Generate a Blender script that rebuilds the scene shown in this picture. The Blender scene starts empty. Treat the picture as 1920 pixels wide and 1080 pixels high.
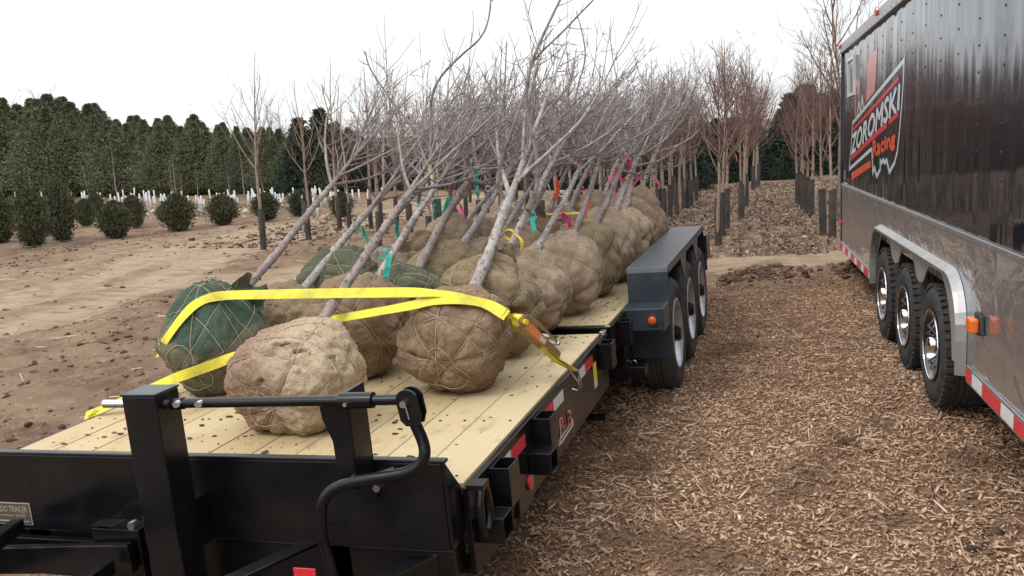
import bpy, math, random
import numpy as np
from mathutils import Vector, Matrix, noise
random.seed(7)
S = bpy.context.scene
COL = S.collection
R_ = math.radians

# ------------------------------------------------------------------ camera
CP = np.array([2.0966, -2.4848, 1.0463]); FPX = 1650.45
_yaw, _pit, _rol = -0.322409, 0.158292, -0.0974415
_fw = np.array([math.sin(_yaw)*math.cos(_pit), math.cos(_yaw)*math.cos(_pit), -math.sin(_pit)])
_r0 = np.array([math.cos(_yaw), -math.sin(_yaw), 0.0]); _u0 = np.cross(_r0, _fw)
RT = _r0*math.cos(_rol)+_u0*math.sin(_rol); UP = -_r0*math.sin(_rol)+_u0*math.cos(_rol)
cam = bpy.data.cameras.new('camera'); camo = bpy.data.objects.new('camera', cam); COL.objects.link(camo)
camo.matrix_world = Matrix(((RT[0], UP[0], -_fw[0], CP[0]), (RT[1], UP[1], -_fw[1], CP[1]), (RT[2], UP[2], -_fw[2], CP[2]), (0, 0, 0, 1)))
cam.sensor_width = 36; cam.lens = 36*FPX/1920; cam.clip_start = 0.05; cam.clip_end = 2000
S.camera = camo
# ------------------------------------------------------------------ light
W = bpy.data.worlds.new("World"); S.world = W; W.use_nodes = True
nt = W.node_tree; nt.nodes.clear()
SUN_EL, SUN_AZ = R_(52), R_(215)      # azimuth clockwise from +Y
wo = nt.nodes.new('ShaderNodeOutputWorld'); wb = nt.nodes.new('ShaderNodeBackground'); sk = nt.nodes.new('ShaderNodeTexSky')
sk.sky_type = 'NISHITA'; sk.sun_disc = False; sk.sun_elevation = SUN_EL; sk.sun_rotation = SUN_AZ
wm = nt.nodes.new('ShaderNodeMix'); wm.data_type = 'RGBA'
wt = nt.nodes.new('ShaderNodeTexCoord'); wmap = nt.nodes.new('ShaderNodeMapping'); wmap.inputs['Scale'].default_value = (1.2, 1.2, 7)
wn = nt.nodes.new('ShaderNodeTexNoise'); wn.inputs['Scale'].default_value = 1.6; wn.inputs['Detail'].default_value = 5
wr = nt.nodes.new('ShaderNodeValToRGB')
wr.color_ramp.elements[0].position = .30; wr.color_ramp.elements[0].color = (.74, .74, .74, 1)
wr.color_ramp.elements[1].position = .55; wr.color_ramp.elements[1].color = (1, 1, 1, 1)
nt.links.new(wt.outputs['Generated'], wmap.inputs[0]); nt.links.new(wmap.outputs[0], wn.inputs['Vector'])
nt.links.new(wn.outputs['Fac'], wr.inputs[0]); nt.links.new(wr.outputs[0], wm.inputs[0])
nt.links.new(sk.outputs[0], wm.inputs[6]); wm.inputs[7].default_value = (9.2, 9.35, 9.5, 1)
# an overcast sky is brighter overhead than at the horizon
wsx = nt.nodes.new('ShaderNodeSeparateXYZ'); nt.links.new(wt.outputs['Generated'], wsx.inputs[0]); wr2 = nt.nodes.new('ShaderNodeMapRange')
wr2.inputs[1].default_value = .12; wr2.inputs[2].default_value = .75; wr2.inputs[3].default_value = .87; wr2.inputs[4].default_value = 1.45; nt.links.new(wsx.outputs[2], wr2.inputs[0])
wmm = nt.nodes.new('ShaderNodeMix'); wmm.data_type = 'RGBA'; wmm.blend_type = 'MULTIPLY'; wmm.inputs[0].default_value = 1; nt.links.new(wm.outputs[2], wmm.inputs[6]); nt.links.new(wr2.outputs[0], wmm.inputs[7])
nt.links.new(wmm.outputs[2], wb.inputs[0]); wb.inputs[1].default_value = 0.105
nt.links.new(wb.outputs[0], wo.inputs[0])
sun = bpy.data.lights.new('sun', 'SUN'); sun.energy = 0.9; sun.angle = R_(18); sun.color = (1, .96, .9)
suno = bpy.data.objects.new('sun', sun); COL.objects.link(suno)
_sd = Vector((math.sin(SUN_AZ)*math.cos(SUN_EL), math.cos(SUN_AZ)*math.cos(SUN_EL), math.sin(SUN_EL)))
suno.rotation_euler = _sd.to_track_quat('Z', 'Y').to_euler()
S.view_settings.view_transform = 'Standard'; S.view_settings.look = 'None'; S.view_settings.gamma = 1
S.view_settings.exposure = 0.40
S.cycles.max_bounces = 6; S.cycles.diffuse_bounces = 3; S.cycles.glossy_bounces = 3

# ------------------------------------------------------------------ pixel -> point on a known plane
def ray(u, v): return _fw+RT*((u-960)/FPX)-UP*((v-540)/FPX)
def atY(u, v, Y): d = ray(u, v); return CP+d*((Y-CP[1])/d[1])
def atX(u, v, X): d = ray(u, v); return CP+d*((X-CP[0])/d[0])
def atZ(u, v, Z): d = ray(u, v); return CP+d*((Z-CP[2])/d[2])

# ------------------------------------------------------------------ numpy value noise
_rs = np.random.RandomState(3); _tab = _rs.rand(256, 256)
def vn(x, y):
    xi = np.floor(x).astype(int); yi = np.floor(y).astype(int); fx = x-xi; fy = y-yi
    fx = fx*fx*(3-2*fx); fy = fy*fy*(3-2*fy)
    g = lambda a, b: _tab[a & 255, b & 255]
    return (g(xi, yi)*(1-fx)+g(xi+1, yi)*fx)*(1-fy)+(g(xi, yi+1)*(1-fx)+g(xi+1, yi+1)*fx)*fy
def fbm(x, y, o=4):
    s = 0; a = .5; t = 0
    for k in range(o): s = s+a*vn(x*2**k+17*k, y*2**k+31*k); t += a; a *= .5
    return s/t
def sst(a, b, x): t = np.clip((x-a)/(b-a), 0, 1); return t*t*(3-2*t)
# dirt track on the left: centre line in ground coordinates
TRK = np.array([(-7, 34), (-8.6, 26), (-9.7, 20.8), (-10.1, 19.6), (-10.9, 16.7), (-10.6, 13.2), (-9.7, 10.1), (-9.2, 7.8), (-9.4, 5), (-11, 1)], float)
TRK3 = np.array([(-8.6, 19.3), (-9.2, 15.2), (-9.0, 12.6), (-8.3, 10.3), (-7.7, 8.5), (-7.4, 6.7), (-7.9, 4.4), (-9.5, 1)], float)
TRK2 = np.array([(-13, 7.2), (-9, 8.8), (-5, 10.0), (-1, 9.2), (2, 8.9), (6, 9.0), (12, 9.6), (30, 12)], float)
def dpoly(x, y, P):
    d = np.full(np.shape(x), 1e9)
    for a, b in zip(P[:-1], P[1:]):
        ab = b-a; t = np.clip(((x-a[0])*ab[0]+(y-a[1])*ab[1])/(ab@ab), 0, 1)
        d = np.minimum(d, np.hypot(x-a[0]-t*ab[0], y-a[1]-t*ab[1]))
    return d
def trackmask(x, y):
    n = fbm(x*.5, y*.5, 4)-.5
    d1 = dpoly(x, y, TRK)+n*3.2; d2 = dpoly(x, y, TRK2)+n*1.5
    d3 = dpoly(x, y, TRK3)+n*1.0
    d1 = d1-n*1.9
    return np.maximum(np.maximum(1-sst(.45, 1.0, d1), 1-sst(.35, .95, d3)), np.maximum(.72-.72*sst(.4, 1.2, d2), .45*(1-sst(1.5, 3, d1))))
def chipmask(x, y):
    n = (fbm(x*1.3+5, y*1.3, 3)-.5)*1.2
    return sst(-1.6, -.6, x+n)*(1-sst(6.6, 7.6, y+n*.6))
def hbase(x, y):
    x = np.asarray(x, float); y = np.asarray(y, float)
    l = np.maximum(0, -x-4.0)
    return -.69+.052*(l-1.5*(1-np.exp(-l/1.5)))+.004*np.maximum(0, y-30)
def hgt(x, y):
    x = np.asarray(x, float); y = np.asarray(y, float)
    h = hbase(x, y); tm = trackmask(x, y); cm = chipmask(x, y)
    rough = fbm(x*.9, y*.9, 5)-.5; fine = fbm(x*5+3, y*5, 4)-.5
    rid = 1-np.abs(2*fbm(x*3+9, y*3+2, 4)-1)
    near = 1-sst(25, 45, y+.3*np.abs(x))
    h = h+near*(1-tm)*(1-cm)*(rough*.13+fine*.05+(rid-.8)*.06)+tm*(fine*.02-.03)+cm*(fine*.035+rough*.09)
    for P_, dd in ((TRK, .72), (TRK3, .66)):
        dq = dpoly(x, y, P_); h = h+near*(-.035*np.exp(-((np.abs(dq)-dd)/.13)**2)+.022*np.exp(-((np.abs(dq)-dd-.24)/.10)**2))*(.5+fine)
    # dark earth ridge between the trailers' far end and the track
    rg = np.exp(-((y-7.75-.2*np.sin(x*2.1))/.6)**2)*sst(1.2, 1.6, x)*(1-sst(6, 8, x))*(.5+.8*(fbm(x*2, y*2, 3)))
    h = h+rg*(.05+.16*(1-np.abs(2*fbm(x*3.2, y*3.2, 3)-1))*fbm(x*1.7+3, y*1.7, 2)+.09*(fbm(x*9, y*9, 3)-.3))
    return h
def H(x, y): return float(hgt(x, y))

# ------------------------------------------------------------------ materials
def mat(name, col, rough=.6, metal=0, spec=.5, noise_s=None, noise_amt=.25, col2=None, bump=None, bump_s=60, coat=0, obj=False, det=5, ramp=(.35, .65), stretch=None, extra=None):
    m = bpy.data.materials.new(name); m.use_nodes = True; t = m.node_tree; b = t.nodes['Principled BSDF']
    b.inputs['Roughness'].default_value = rough; b.inputs['Metallic'].default_value = metal
    b.inputs['Specular IOR Level'].default_value = spec; b.inputs['Coat Weight'].default_value = coat; b.inputs['Coat Roughness'].default_value = .05
    c = (*col, 1); b.inputs['Base Color'].default_value = c
    tc = t.nodes.new('ShaderNodeTexCoord'); src = tc.outputs['Object']
    if stretch:
        mp = t.nodes.new('ShaderNodeMapping'); mp.inputs['Scale'].default_value = stretch; t.links.new(src, mp.inputs[0]); src = mp.outputs[0]
    if noise_s:
        n = t.nodes.new('ShaderNodeTexNoise'); n.inputs['Scale'].default_value = noise_s; n.inputs['Detail'].default_value = det
        t.links.new(src, n.inputs['Vector'])
        r = t.nodes.new('ShaderNodeValToRGB'); r.color_ramp.elements[0].position = ramp[0]; r.color_ramp.elements[1].position = ramp[1]
        r.color_ramp.elements[0].color = c; c2 = col2 or tuple(min(1, k*(1+noise_amt)) for k in col)
        r.color_ramp.elements[1].color = (*c2, 1)
        t.links.new(n.outputs['Fac'], r.inputs[0]); t.links.new(r.outputs[0], b.inputs['Base Color'])
    if bump:
        n2 = t.nodes.new('ShaderNodeTexNoise'); n2.inputs['Scale'].default_value = bump_s; n2.inputs['Detail'].default_value = 4
        t.links.new(src, n2.inputs['Vector']); bp = t.nodes.new('ShaderNodeBump'); bp.inputs['Strength'].default_value = bump; bp.inputs['Distance'].default_value = .01
        t.links.new(n2.outputs['Fac'], bp.inputs['Height']); t.links.new(bp.outputs[0], b.inputs['Normal'])
    return m
class NT:
    """small helper to write node graphs"""
    def __init__(s, m): s.m = m; m.use_nodes = True; s.t = m.node_tree; s.b = s.t.nodes['Principled BSDF']
    def n(s, k, **kw):
        x = s.t.nodes.new('ShaderNode'+k)
        for a, v in kw.items(): setattr(x, a, v)
        return x
    def l(s, a, b): s.t.links.new(a, b)
    def noise(s, vec, sc, det=4, rough=.5, dist=0):
        x = s.n('TexNoise'); x.inputs['Scale'].default_value = sc; x.inputs['Detail'].default_value = det; x.inputs['Roughness'].default_value = rough; x.inputs['Distortion'].default_value = dist
        if vec: s.l(vec, x.inputs['Vector'])
        return x.outputs['Fac']
    def ramp(s, f, stops):
        x = s.n('ValToRGB'); e = x.color_ramp.elements
        while len(e) < len(stops): e.new(.5)
        for i, (p, c) in enumerate(stops): e[i].position = p; e[i].color = (*c, 1) if len(c) == 3 else c
        s.l(f, x.inputs[0]); return x.outputs[0]
    def mix(s, f, a, b, mode='MIX'):
        x = s.n('Mix', data_type='RGBA', blend_type=mode)
        for i, v in ((0, f), (6, a), (7, b)):
            if hasattr(v, 'is_linked'): s.l(v, x.inputs[i])
            elif isinstance(v, (int, float)): x.inputs[i].default_value = v
            else: x.inputs[i].default_value = (*v, 1)
        return x.outputs[2]
    def map(s, vec, sc=(1, 1, 1), loc=(0, 0, 0), rot=(0, 0, 0)):
        x = s.n('Mapping'); x.inputs['Scale'].default_value = sc; x.inputs['Location'].default_value = loc; x.inputs['Rotation'].default_value = rot; s.l(vec, x.inputs[0]); return x.outputs[0]
    def tc(s, k='Object'): return s.n('TexCoord').outputs[k]
    def attr(s, nm): return s.n('Attribute', attribute_name=nm).outputs['Fac']
    def math(s, op, a, b=0):
        x = s.n('Math', operation=op)
        for i, v in ((0, a), (1, b)):
            if hasattr(v, 'is_linked'): s.l(v, x.inputs[i])
            else: x.inputs[i].default_value = v
        return x.outputs[0]
    def bump(s, h, st=.5, d=.01, prev=None):
        x = s.n('Bump'); x.inputs['Strength'].default_value = st; x.inputs['Distance'].default_value = d; s.l(h, x.inputs['Height'])
        if prev: s.l(prev, x.inputs['Normal'])
        s.l(x.outputs[0], s.b.inputs['Normal']); return x.outputs[0]
    def col(s, c): s.l(c, s.b.inputs['Base Color'])

def mk(name, rough=.7, metal=0, spec=.5):
    m = bpy.data.materials.new(name); g = NT(m); g.b.inputs['Roughness'].default_value = rough; g.b.inputs['Metallic'].default_value = metal
    g.b.inputs['Specular IOR Level'].default_value = spec; return m, g
M = {}
# ground
m, g = mk('ground_soil', .95, spec=.2); P_ = g.tc()
n1 = g.noise(P_, .35, 6); n2 = g.noise(P_, 2.3, 8, .62); n3 = g.noise(P_, 14, 6, .65)
soil = g.mix(g.ramp(n1, [(.35, (0, 0, 0)), (.65, (1, 1, 1))]), (.185, .122, .078), (.25, .175, .115))
soil = g.mix(g.ramp(n2, [(.36, (1, 1, 1)), (.56, (0, 0, 0))]), soil, (.125, .072, .048))
soil = g.mix(g.ramp(n3, [(.55, (0, 0, 0)), (.75, (.7, .7, .7))]), soil, (.40, .28, .19))
trk = g.mix(g.ramp(n2, [(.3, (0, 0, 0)), (.7, (1, 1, 1))]), (.27, .195, .125), (.39, .295, .20)); trk = g.mix(g.ramp(g.noise(g.map(P_, (.5, 1.6, 1)), 3.1, 7, .7), [(.50, (0, 0, 0)), (.66, (.8, .8, .8))]), trk, (.17, .105, .07))
tmk = g.attr('track'); c = g.mix(tmk, soil, trk)
chip = g.mix(g.ramp(g.noise(P_, 28, 4, .7), [(.35, (0, 0, 0)), (.65, (1, 1, 1))]), (.12, .066, .040), (.28, .172, .11))
c = g.mix(g.attr('chips'), c, chip); g.col(c)
g.bump(g.math('ADD', n3, g.math('MULTIPLY', n2, 2.0)), .9, .03)
M['ground'] = m
# chips
m, g = mk('wood_chip', .85, spec=.25); a = g.attr('rnd'); P_ = g.tc()
c = g.ramp(a, [(0, (.085, .045, .028)), (.18, (.25, .138, .082)), (.45, (.49, .305, .19)), (.80, (.70, .49, .32)), (1, (.82, .66, .49))])
c = g.mix(g.ramp(g.noise(P_, .8, 3), [(.45, (0, 0, 0)), (.7, (.40, .40, .40))]), c, g.mix(.45, c, (.30, .20, .145)))
c = g.mix(g.ramp(g.noise(P_, 1.7, 5, .6), [(.36, (.7, .7, .7)), (.46, (0, 0, 0))]), c, (.11, .060, .036)); g.col(c)
M['chip'] = m
m, g = mk('dry_litter', .9, spec=.15); g.col(g.ramp(g.attr('rnd'), [(0, (.06, .04, .028)), (.5, (.19, .13, .095)), (.85, (.34, .25, .19)), (1, (.50, .40, .32))])); M['litter'] = m
m, g = mk('soil_clod', .95, spec=.15); a = g.attr('rnd'); c = g.ramp(a, [(0, (.055, .034, .024)), (.6, (.13, .082, .056)), (1, (.24, .165, .12))]); g.col(c)
g.bump(g.noise(g.tc(), 40, 4), .6, .01); M['clod'] = m
# metals and paints
m, g = mk('black_paint', .22, spec=.38); P_ = g.tc(); g.col(g.mix(g.ramp(g.noise(P_, 9, 5), [(.5, (0, 0, 0)), (.8, (1, 1, 1))]), (.0055, .006, .008), (.013, .012, .012)))
g.l(g.ramp(g.noise(P_, 4, 5), [(.3, (.16, .16, .16)), (.8, (.36, .36, .36))]), g.b.inputs['Roughness']); g.bump(g.noise(P_, 5, 2), .10, .01); M['black'] = m
m, g = mk('fender_black_sky_tint', .34, spec=.6); P_ = g.tc(); g.col(g.mix(g.ramp(g.noise(P_, 7, 5), [(.4, (0, 0, 0)), (.8, (1, 1, 1))]), (.026, .036, .052), (.048, .060, .080)))  # black fender paint with a blue-grey sky reflection put into its base colour
g.bump(g.noise(P_, 6, 2), .08, .01); M['fender'] = m
M['rubber'] = mat('tyre_rubber', (.034, .036, .039), .75, spec=.3, noise_s=14, col2=(.07, .066, .062), bump=.15, bump_s=120)
M['rimgrey'] = mat('rim_silver', (.50, .52, .56), .32, .6, noise_s=20, col2=(.36, .37, .39))
M['rimblack'] = mat('rim_black', (.012, .012, .014), .18, coat=1)
M['chrome'] = mat('polished_metal', (.80, .82, .85), .12, 1, bump=.05, bump_s=30)
M['zinc'] = mat('zinc_bolt', (.55, .58, .60), .3, 1, bump=.1)
M['brass'] = mat('yellow_zinc', (.62, .42, .16), .34, .9, noise_s=30, col2=(.74, .60, .32), bump=.1)
M['orange_label'] = mat('ratchet_label', (.78, .26, .07), .5)
M['webbing'] = None
m, g = mk('yellow_webbing', .75, spec=.3); P_ = g.tc(); g.col(g.mix(g.ramp(g.noise(P_, 9, 6, .65), [(.42, (0, 0, 0)), (.66, (.9, .9, .9))]), (.76, .69, .06), (.50, .42, .085)))
g.bump(g.noise(P_, 350, 2), .3, .002); M['webbing'] = m
M['amber'] = mat('amber_lens', (.75, .12, .02), .2, coat=.6, bump=.2, bump_s=120)
M['amber2'] = mat('orange_lens', (.85, .17, .02), .22, coat=.6)
M['redlens'] = mat('red_lens', (.6, .04, .04), .25, coat=.5)
M['tape_red'] = mat('tape_red', (.62, .02, .035), .35, noise_s=90, col2=(.70, .05, .06))
M['tape_white'] = mat('tape_white', (.66, .68, .68), .35, noise_s=90, col2=(.75, .76, .76))
M['white'] = mat('white_vinyl', (.58, .61, .64), .3)
M['red'] = mat('red_vinyl', (.62, .03, .05), .3)
M['orange'] = mat('orange_vinyl', (.72, .09, .035), .3)
M['pink'] = mat('faded_pink_vinyl', (.55, .22, .22), .25)
M['yellowlab'] = mat('yellow_label', (.75, .66, .05), .5)
M['plate'] = mat('plate_dark', (.09, .07, .055), .4); M['platelet'] = mat('plate_lettering', (.42, .36, .29), .45)
M['glass'] = mat('window_glass', (.02, .02, .025), .05, coat=1)
M['alum'] = mat('aluminium_trim', (.44, .435, .43), .42, .8, noise_s=12, col2=(.36, .355, .35), bump=.05, bump_s=30)
M['skirt'] = mat('skirt_grey', (.34, .325, .32), .45, .35, noise_s=8, col2=(.40, .385, .375))
# polished lower skin
m, g = mk('polished_skin', .12, .82); P_ = g.tc(); g.col(g.mix(g.noise(P_, 5, 5), (.58, .585, .61), (.47, .475, .50)))
h1 = g.noise(g.map(P_, (1, 1.0, 2.2)), 3.2, 3, .5, .6); h2 = g.noise(P_, 26, 3)
g.bump(g.math('ADD', h1, g.math('MULTIPLY', h2, .05)), .33, .05); g.l(g.ramp(h2, [(.3, (.10, .10, .10)), (.8, (.24, .24, .24))]), g.b.inputs['Roughness']); M['polish'] = m
# black glossy skin with ripples between the studs
m, g = mk('black_skin', .07, spec=1.0); P_ = g.tc()
g.b.inputs['Coat Weight'].default_value = 1; g.b.inputs['Coat Roughness'].default_value = .05; g.b.inputs['Coat IOR'].default_value = 1.5; g.b.inputs['Coat Weight'].default_value = 0; g.b.inputs['Specular Tint'].default_value = (.80, .89, 1, 1); g.b.inputs['Coat Tint'].default_value = (.86, .93, 1, 1)  # specular tint adds the blue of an overhead sky to the reflections
g.col(g.mix(g.ramp(g.noise(P_, 3, 5), [(.4, (0, 0, 0)), (.8, (1, 1, 1))]), (.006, .009, .014), (.014, .017, .022)))
w = g.n('TexWave', bands_direction='Y'); w.inputs['Scale'].default_value = .78; w.inputs['Distortion'].default_value = 1.2; w.inputs['Detail'].default_value = 1; g.l(g.map(P_, (1, 1, .25)), w.inputs[0])
h1 = g.noise(g.map(P_, (1, 1.5, .22)), 2.2, 2, .5)
hh = g.math('ADD', h1, g.math('MULTIPLY', w.outputs['Fac'], .12)); g.bump(hh, .24, .05)
g.l(g.ramp(g.noise(g.map(P_, (1, 3, .5)), 1.2, 3), [(.3, (.035, .035, .035)), (.75, (.10, .10, .10))]), g.b.inputs['Roughness']); M['skin'] = m
# deck boards
m, g = mk('deck_pine', .72, spec=.3); P_ = g.tc(); a = g.attr('rnd')
gr = g.noise(g.map(P_, (16, .7, 6)), 2.8, 7, .65, 1.2); bl = g.noise(P_, 1.4, 4)
c = g.mix(gr, (.585, .46, .27), (.40, .285, .145)); c = g.mix(g.math('MULTIPLY', a, .5), c, (.62, .53, .345))
c = g.mix(g.ramp(bl, [(.45, (0, 0, 0)), (.75, (.5, .5, .5))]), c, (.50, .36, .19))
dirt = g.ramp(g.noise(g.map(P_, (1.4, .8, 1)), 5.5, 9, .72), [(.53, (0, 0, 0)), (.72, (.75, .75, .75))]); c = g.mix(dirt, c, (.24, .14, .08))
kn = g.n('TexVoronoi'); kn.inputs['Scale'].default_value = 2.3; g.l(g.map(P_, (2, .8, 1)), kn.inputs['Vector'])
c = g.mix(g.ramp(kn.outputs['Distance'], [(.03, (.7, .7, .7)), (.07, (0, 0, 0))]), c, (.26, .15, .07)); g.col(c); g.bump(gr, .25, .004); M['deck'] = m
# burlap
def burlap(name, c1, c2, dirt=(.13, .075, .045), patch=None, dlo=.52):
    m, g = mk(name, .95, spec=.12); P = g.tc(); n1 = g.noise(P, 3.2, 6, .6); n2 = g.noise(P, 14, 6, .65)
    c = g.mix(g.ramp(n1, [(.36, (0, 0, 0)), (.64, (1, 1, 1))]), c1, c2)
    if name == 'burlap_pale':
        z = g.n('SeparateXYZ'); g.l(P, z.inputs[0]); f = g.math('SUBTRACT', g.math('MULTIPLY', n1, .45), z.outputs[0]); c = g.mix(g.ramp(f, [(.02, (0, 0, 0)), (.24, (.85, .85, .85))]), c, (.22, .120, .085))
    if patch:
        z = g.n('SeparateXYZ'); g.l(P, z.inputs[0]); f = g.math('ADD', g.math('ADD', z.outputs[2], g.math('MULTIPLY', n1, .34)), g.math('MULTIPLY', g.math('ABSOLUTE', g.math('ADD', z.outputs[0], .55)), -.9))
        c = g.mix(g.ramp(f, [(.37, (0, 0, 0)), (.41, (1, 1, 1)), (.58, (1, 1, 1)), (.62, (0, 0, 0))]), c, patch)
    c = g.mix(g.ramp(n2, [(dlo, (0, 0, 0)), (.72, (.8, .8, .8))]), c, dirt)
    c = g.mix(g.math('MULTIPLY', g.math('SUBTRACT', g.attr('rnd'), .5), 2.0), c, (.055, .032, .022)) if name == 'burlap_pale' else c
    c = g.mix(g.ramp(g.noise(g.map(P, (1, 1, 2.4)), 85, 3, .7), [(.36, (.6, .6, .6)), (.58, (0, 0, 0))]), c, tuple(k*.5 for k in c1))
    c = g.mix(g.ramp(g.noise(g.map(P, (2.2, 1, 1)), 95, 3, .7), [(.52, (0, 0, 0)), (.72, (.5, .5, .5))]), c, tuple(min(1, k*1.5) for k in c2)); g.col(c)
    wv = g.noise(P, 110, 3); n4 = g.noise(P, 34, 4, .6, .8); b1 = g.bump(g.math('ADD', g.math('ADD', g.math('MULTIPLY', wv, .30), g.math('MULTIPLY', n4, .22)), g.math('MULTIPLY', n2, .8)), .6, .012)
    M[name] = m
burlap('burlap_brown', (.21, .140, .088), (.30, .212, .137))
burlap('burlap_olive', (.215, .160, .095), (.30, .232, .145))
burlap('burlap_tan', (.31, .228, .160), (.41, .312, .228))
burlap('burlap_pale', (.42, .315, .21), (.52, .41, .29), dirt=(.235, .145, .10), dlo=.50)
burlap('burlap_green', (.115, .118, .078), (.165, .160, .108), dirt=(.10, .075, .05), patch=(.055, .100, .076), dlo=.6)
burlap('burlap_teal', (.095, .112, .070), (.150, .145, .095), dirt=(.10, .07, .045), dlo=.6)
M['twine'] = mat('twine', (.42, .35, .26), .9)
# bark
def bark(name, c1, c2, c3, sc=18):
    m, g = mk(name, .85, spec=.25); P = g.tc(); c = g.mix(g.ramp(g.noise(g.map(P, (1, 1, .45)), sc, 6, .65), [(.35, (0, 0, 0)), (.65, (1, 1, 1))]), c1, c2)
    c = g.mix(g.ramp(g.noise(P, sc*2.3, 4), [(.54, (0, 0, 0)), (.66, (.75, .75, .75))]), c, c3); g.col(c); g.bump(g.noise(P, 60, 4), .5, .004); M[name] = m
bark('bark_grey', (.25, .215, .195), (.43, .385, .36), (.10, .075, .065))
bark('bark_plum', (.20, .16, .145), (.35, .29, .27), (.09, .06, .055))
bark('twig_grey', (.155, .13, .118), (.285, .25, .235), (.10, .07, .07), 6)
bark('bark_tan', (.25, .185, .14), (.36, .28, .22), (.14, .10, .08))
bark('twig_tan', (.22, .165, .12), (.33, .26, .20), (.14, .10, .08), 3)
bark('twig_red', (.14, .080, .070), (.23, .145, .125), (.10, .06, .05), 3)
bark('twig_dark', (.085, .065, .06), (.14, .115, .105), (.06, .045, .04), 2)
M['guard'] = mat('black_tree_guard', (.022, .023, .026), .55, noise_s=6, col2=(.065, .05, .042), bump=.3, bump_s=30)
M['guard_brown'] = mat('brown_tree_guard', (.032, .028, .027), .7, noise_s=6, col2=(.075, .055, .045), bump=.3, bump_s=30)
M['whiteguard'] = mat('white_tree_guard', (.58, .58, .56), .6)
M['pebble'] = mat('pale_clod', (.50, .42, .33), .9, noise_s=3, col2=(.34, .24, .16))
for nm, c in dict(pink=(.9, .06, .28), teal=(.03, .42, .33), orangef=(.85, .09, .03), yellowf=(.75, .50, .03), grey=(.45, .47, .52), whitef=(.8, .8, .8)).items():
    M['flag_'+nm] = mat('flag_'+nm, c, .5)
def foliage(name, cs, scale=.45):
    m, g = mk(name, .85, spec=.2); c = g.ramp(g.attr('rnd'), [(0, cs[0]), (.5, cs[1]), (1, cs[2])])
    oi = g.n('ObjectInfo'); c = g.mix(g.math('MULTIPLY', oi.outputs['Random'], .75), c, g.mix(.6, c, cs[3])); g.col(c); M[name] = m
foliage('pine_foliage', [(.085, .105, .080), (.150, .176, .110), (.220, .245, .145), (.24, .24, .13)])  # greens lightened in the colour itself to stand in for distance haze
foliage('dark_foliage', [(.030, .044, .034), (.056, .078, .056), (.09, .112, .078), (.07, .10, .08)])
foliage('yew_foliage', [(.050, .062, .038), (.090, .102, .060), (.145, .150, .088), (.15, .14, .07)])

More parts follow.
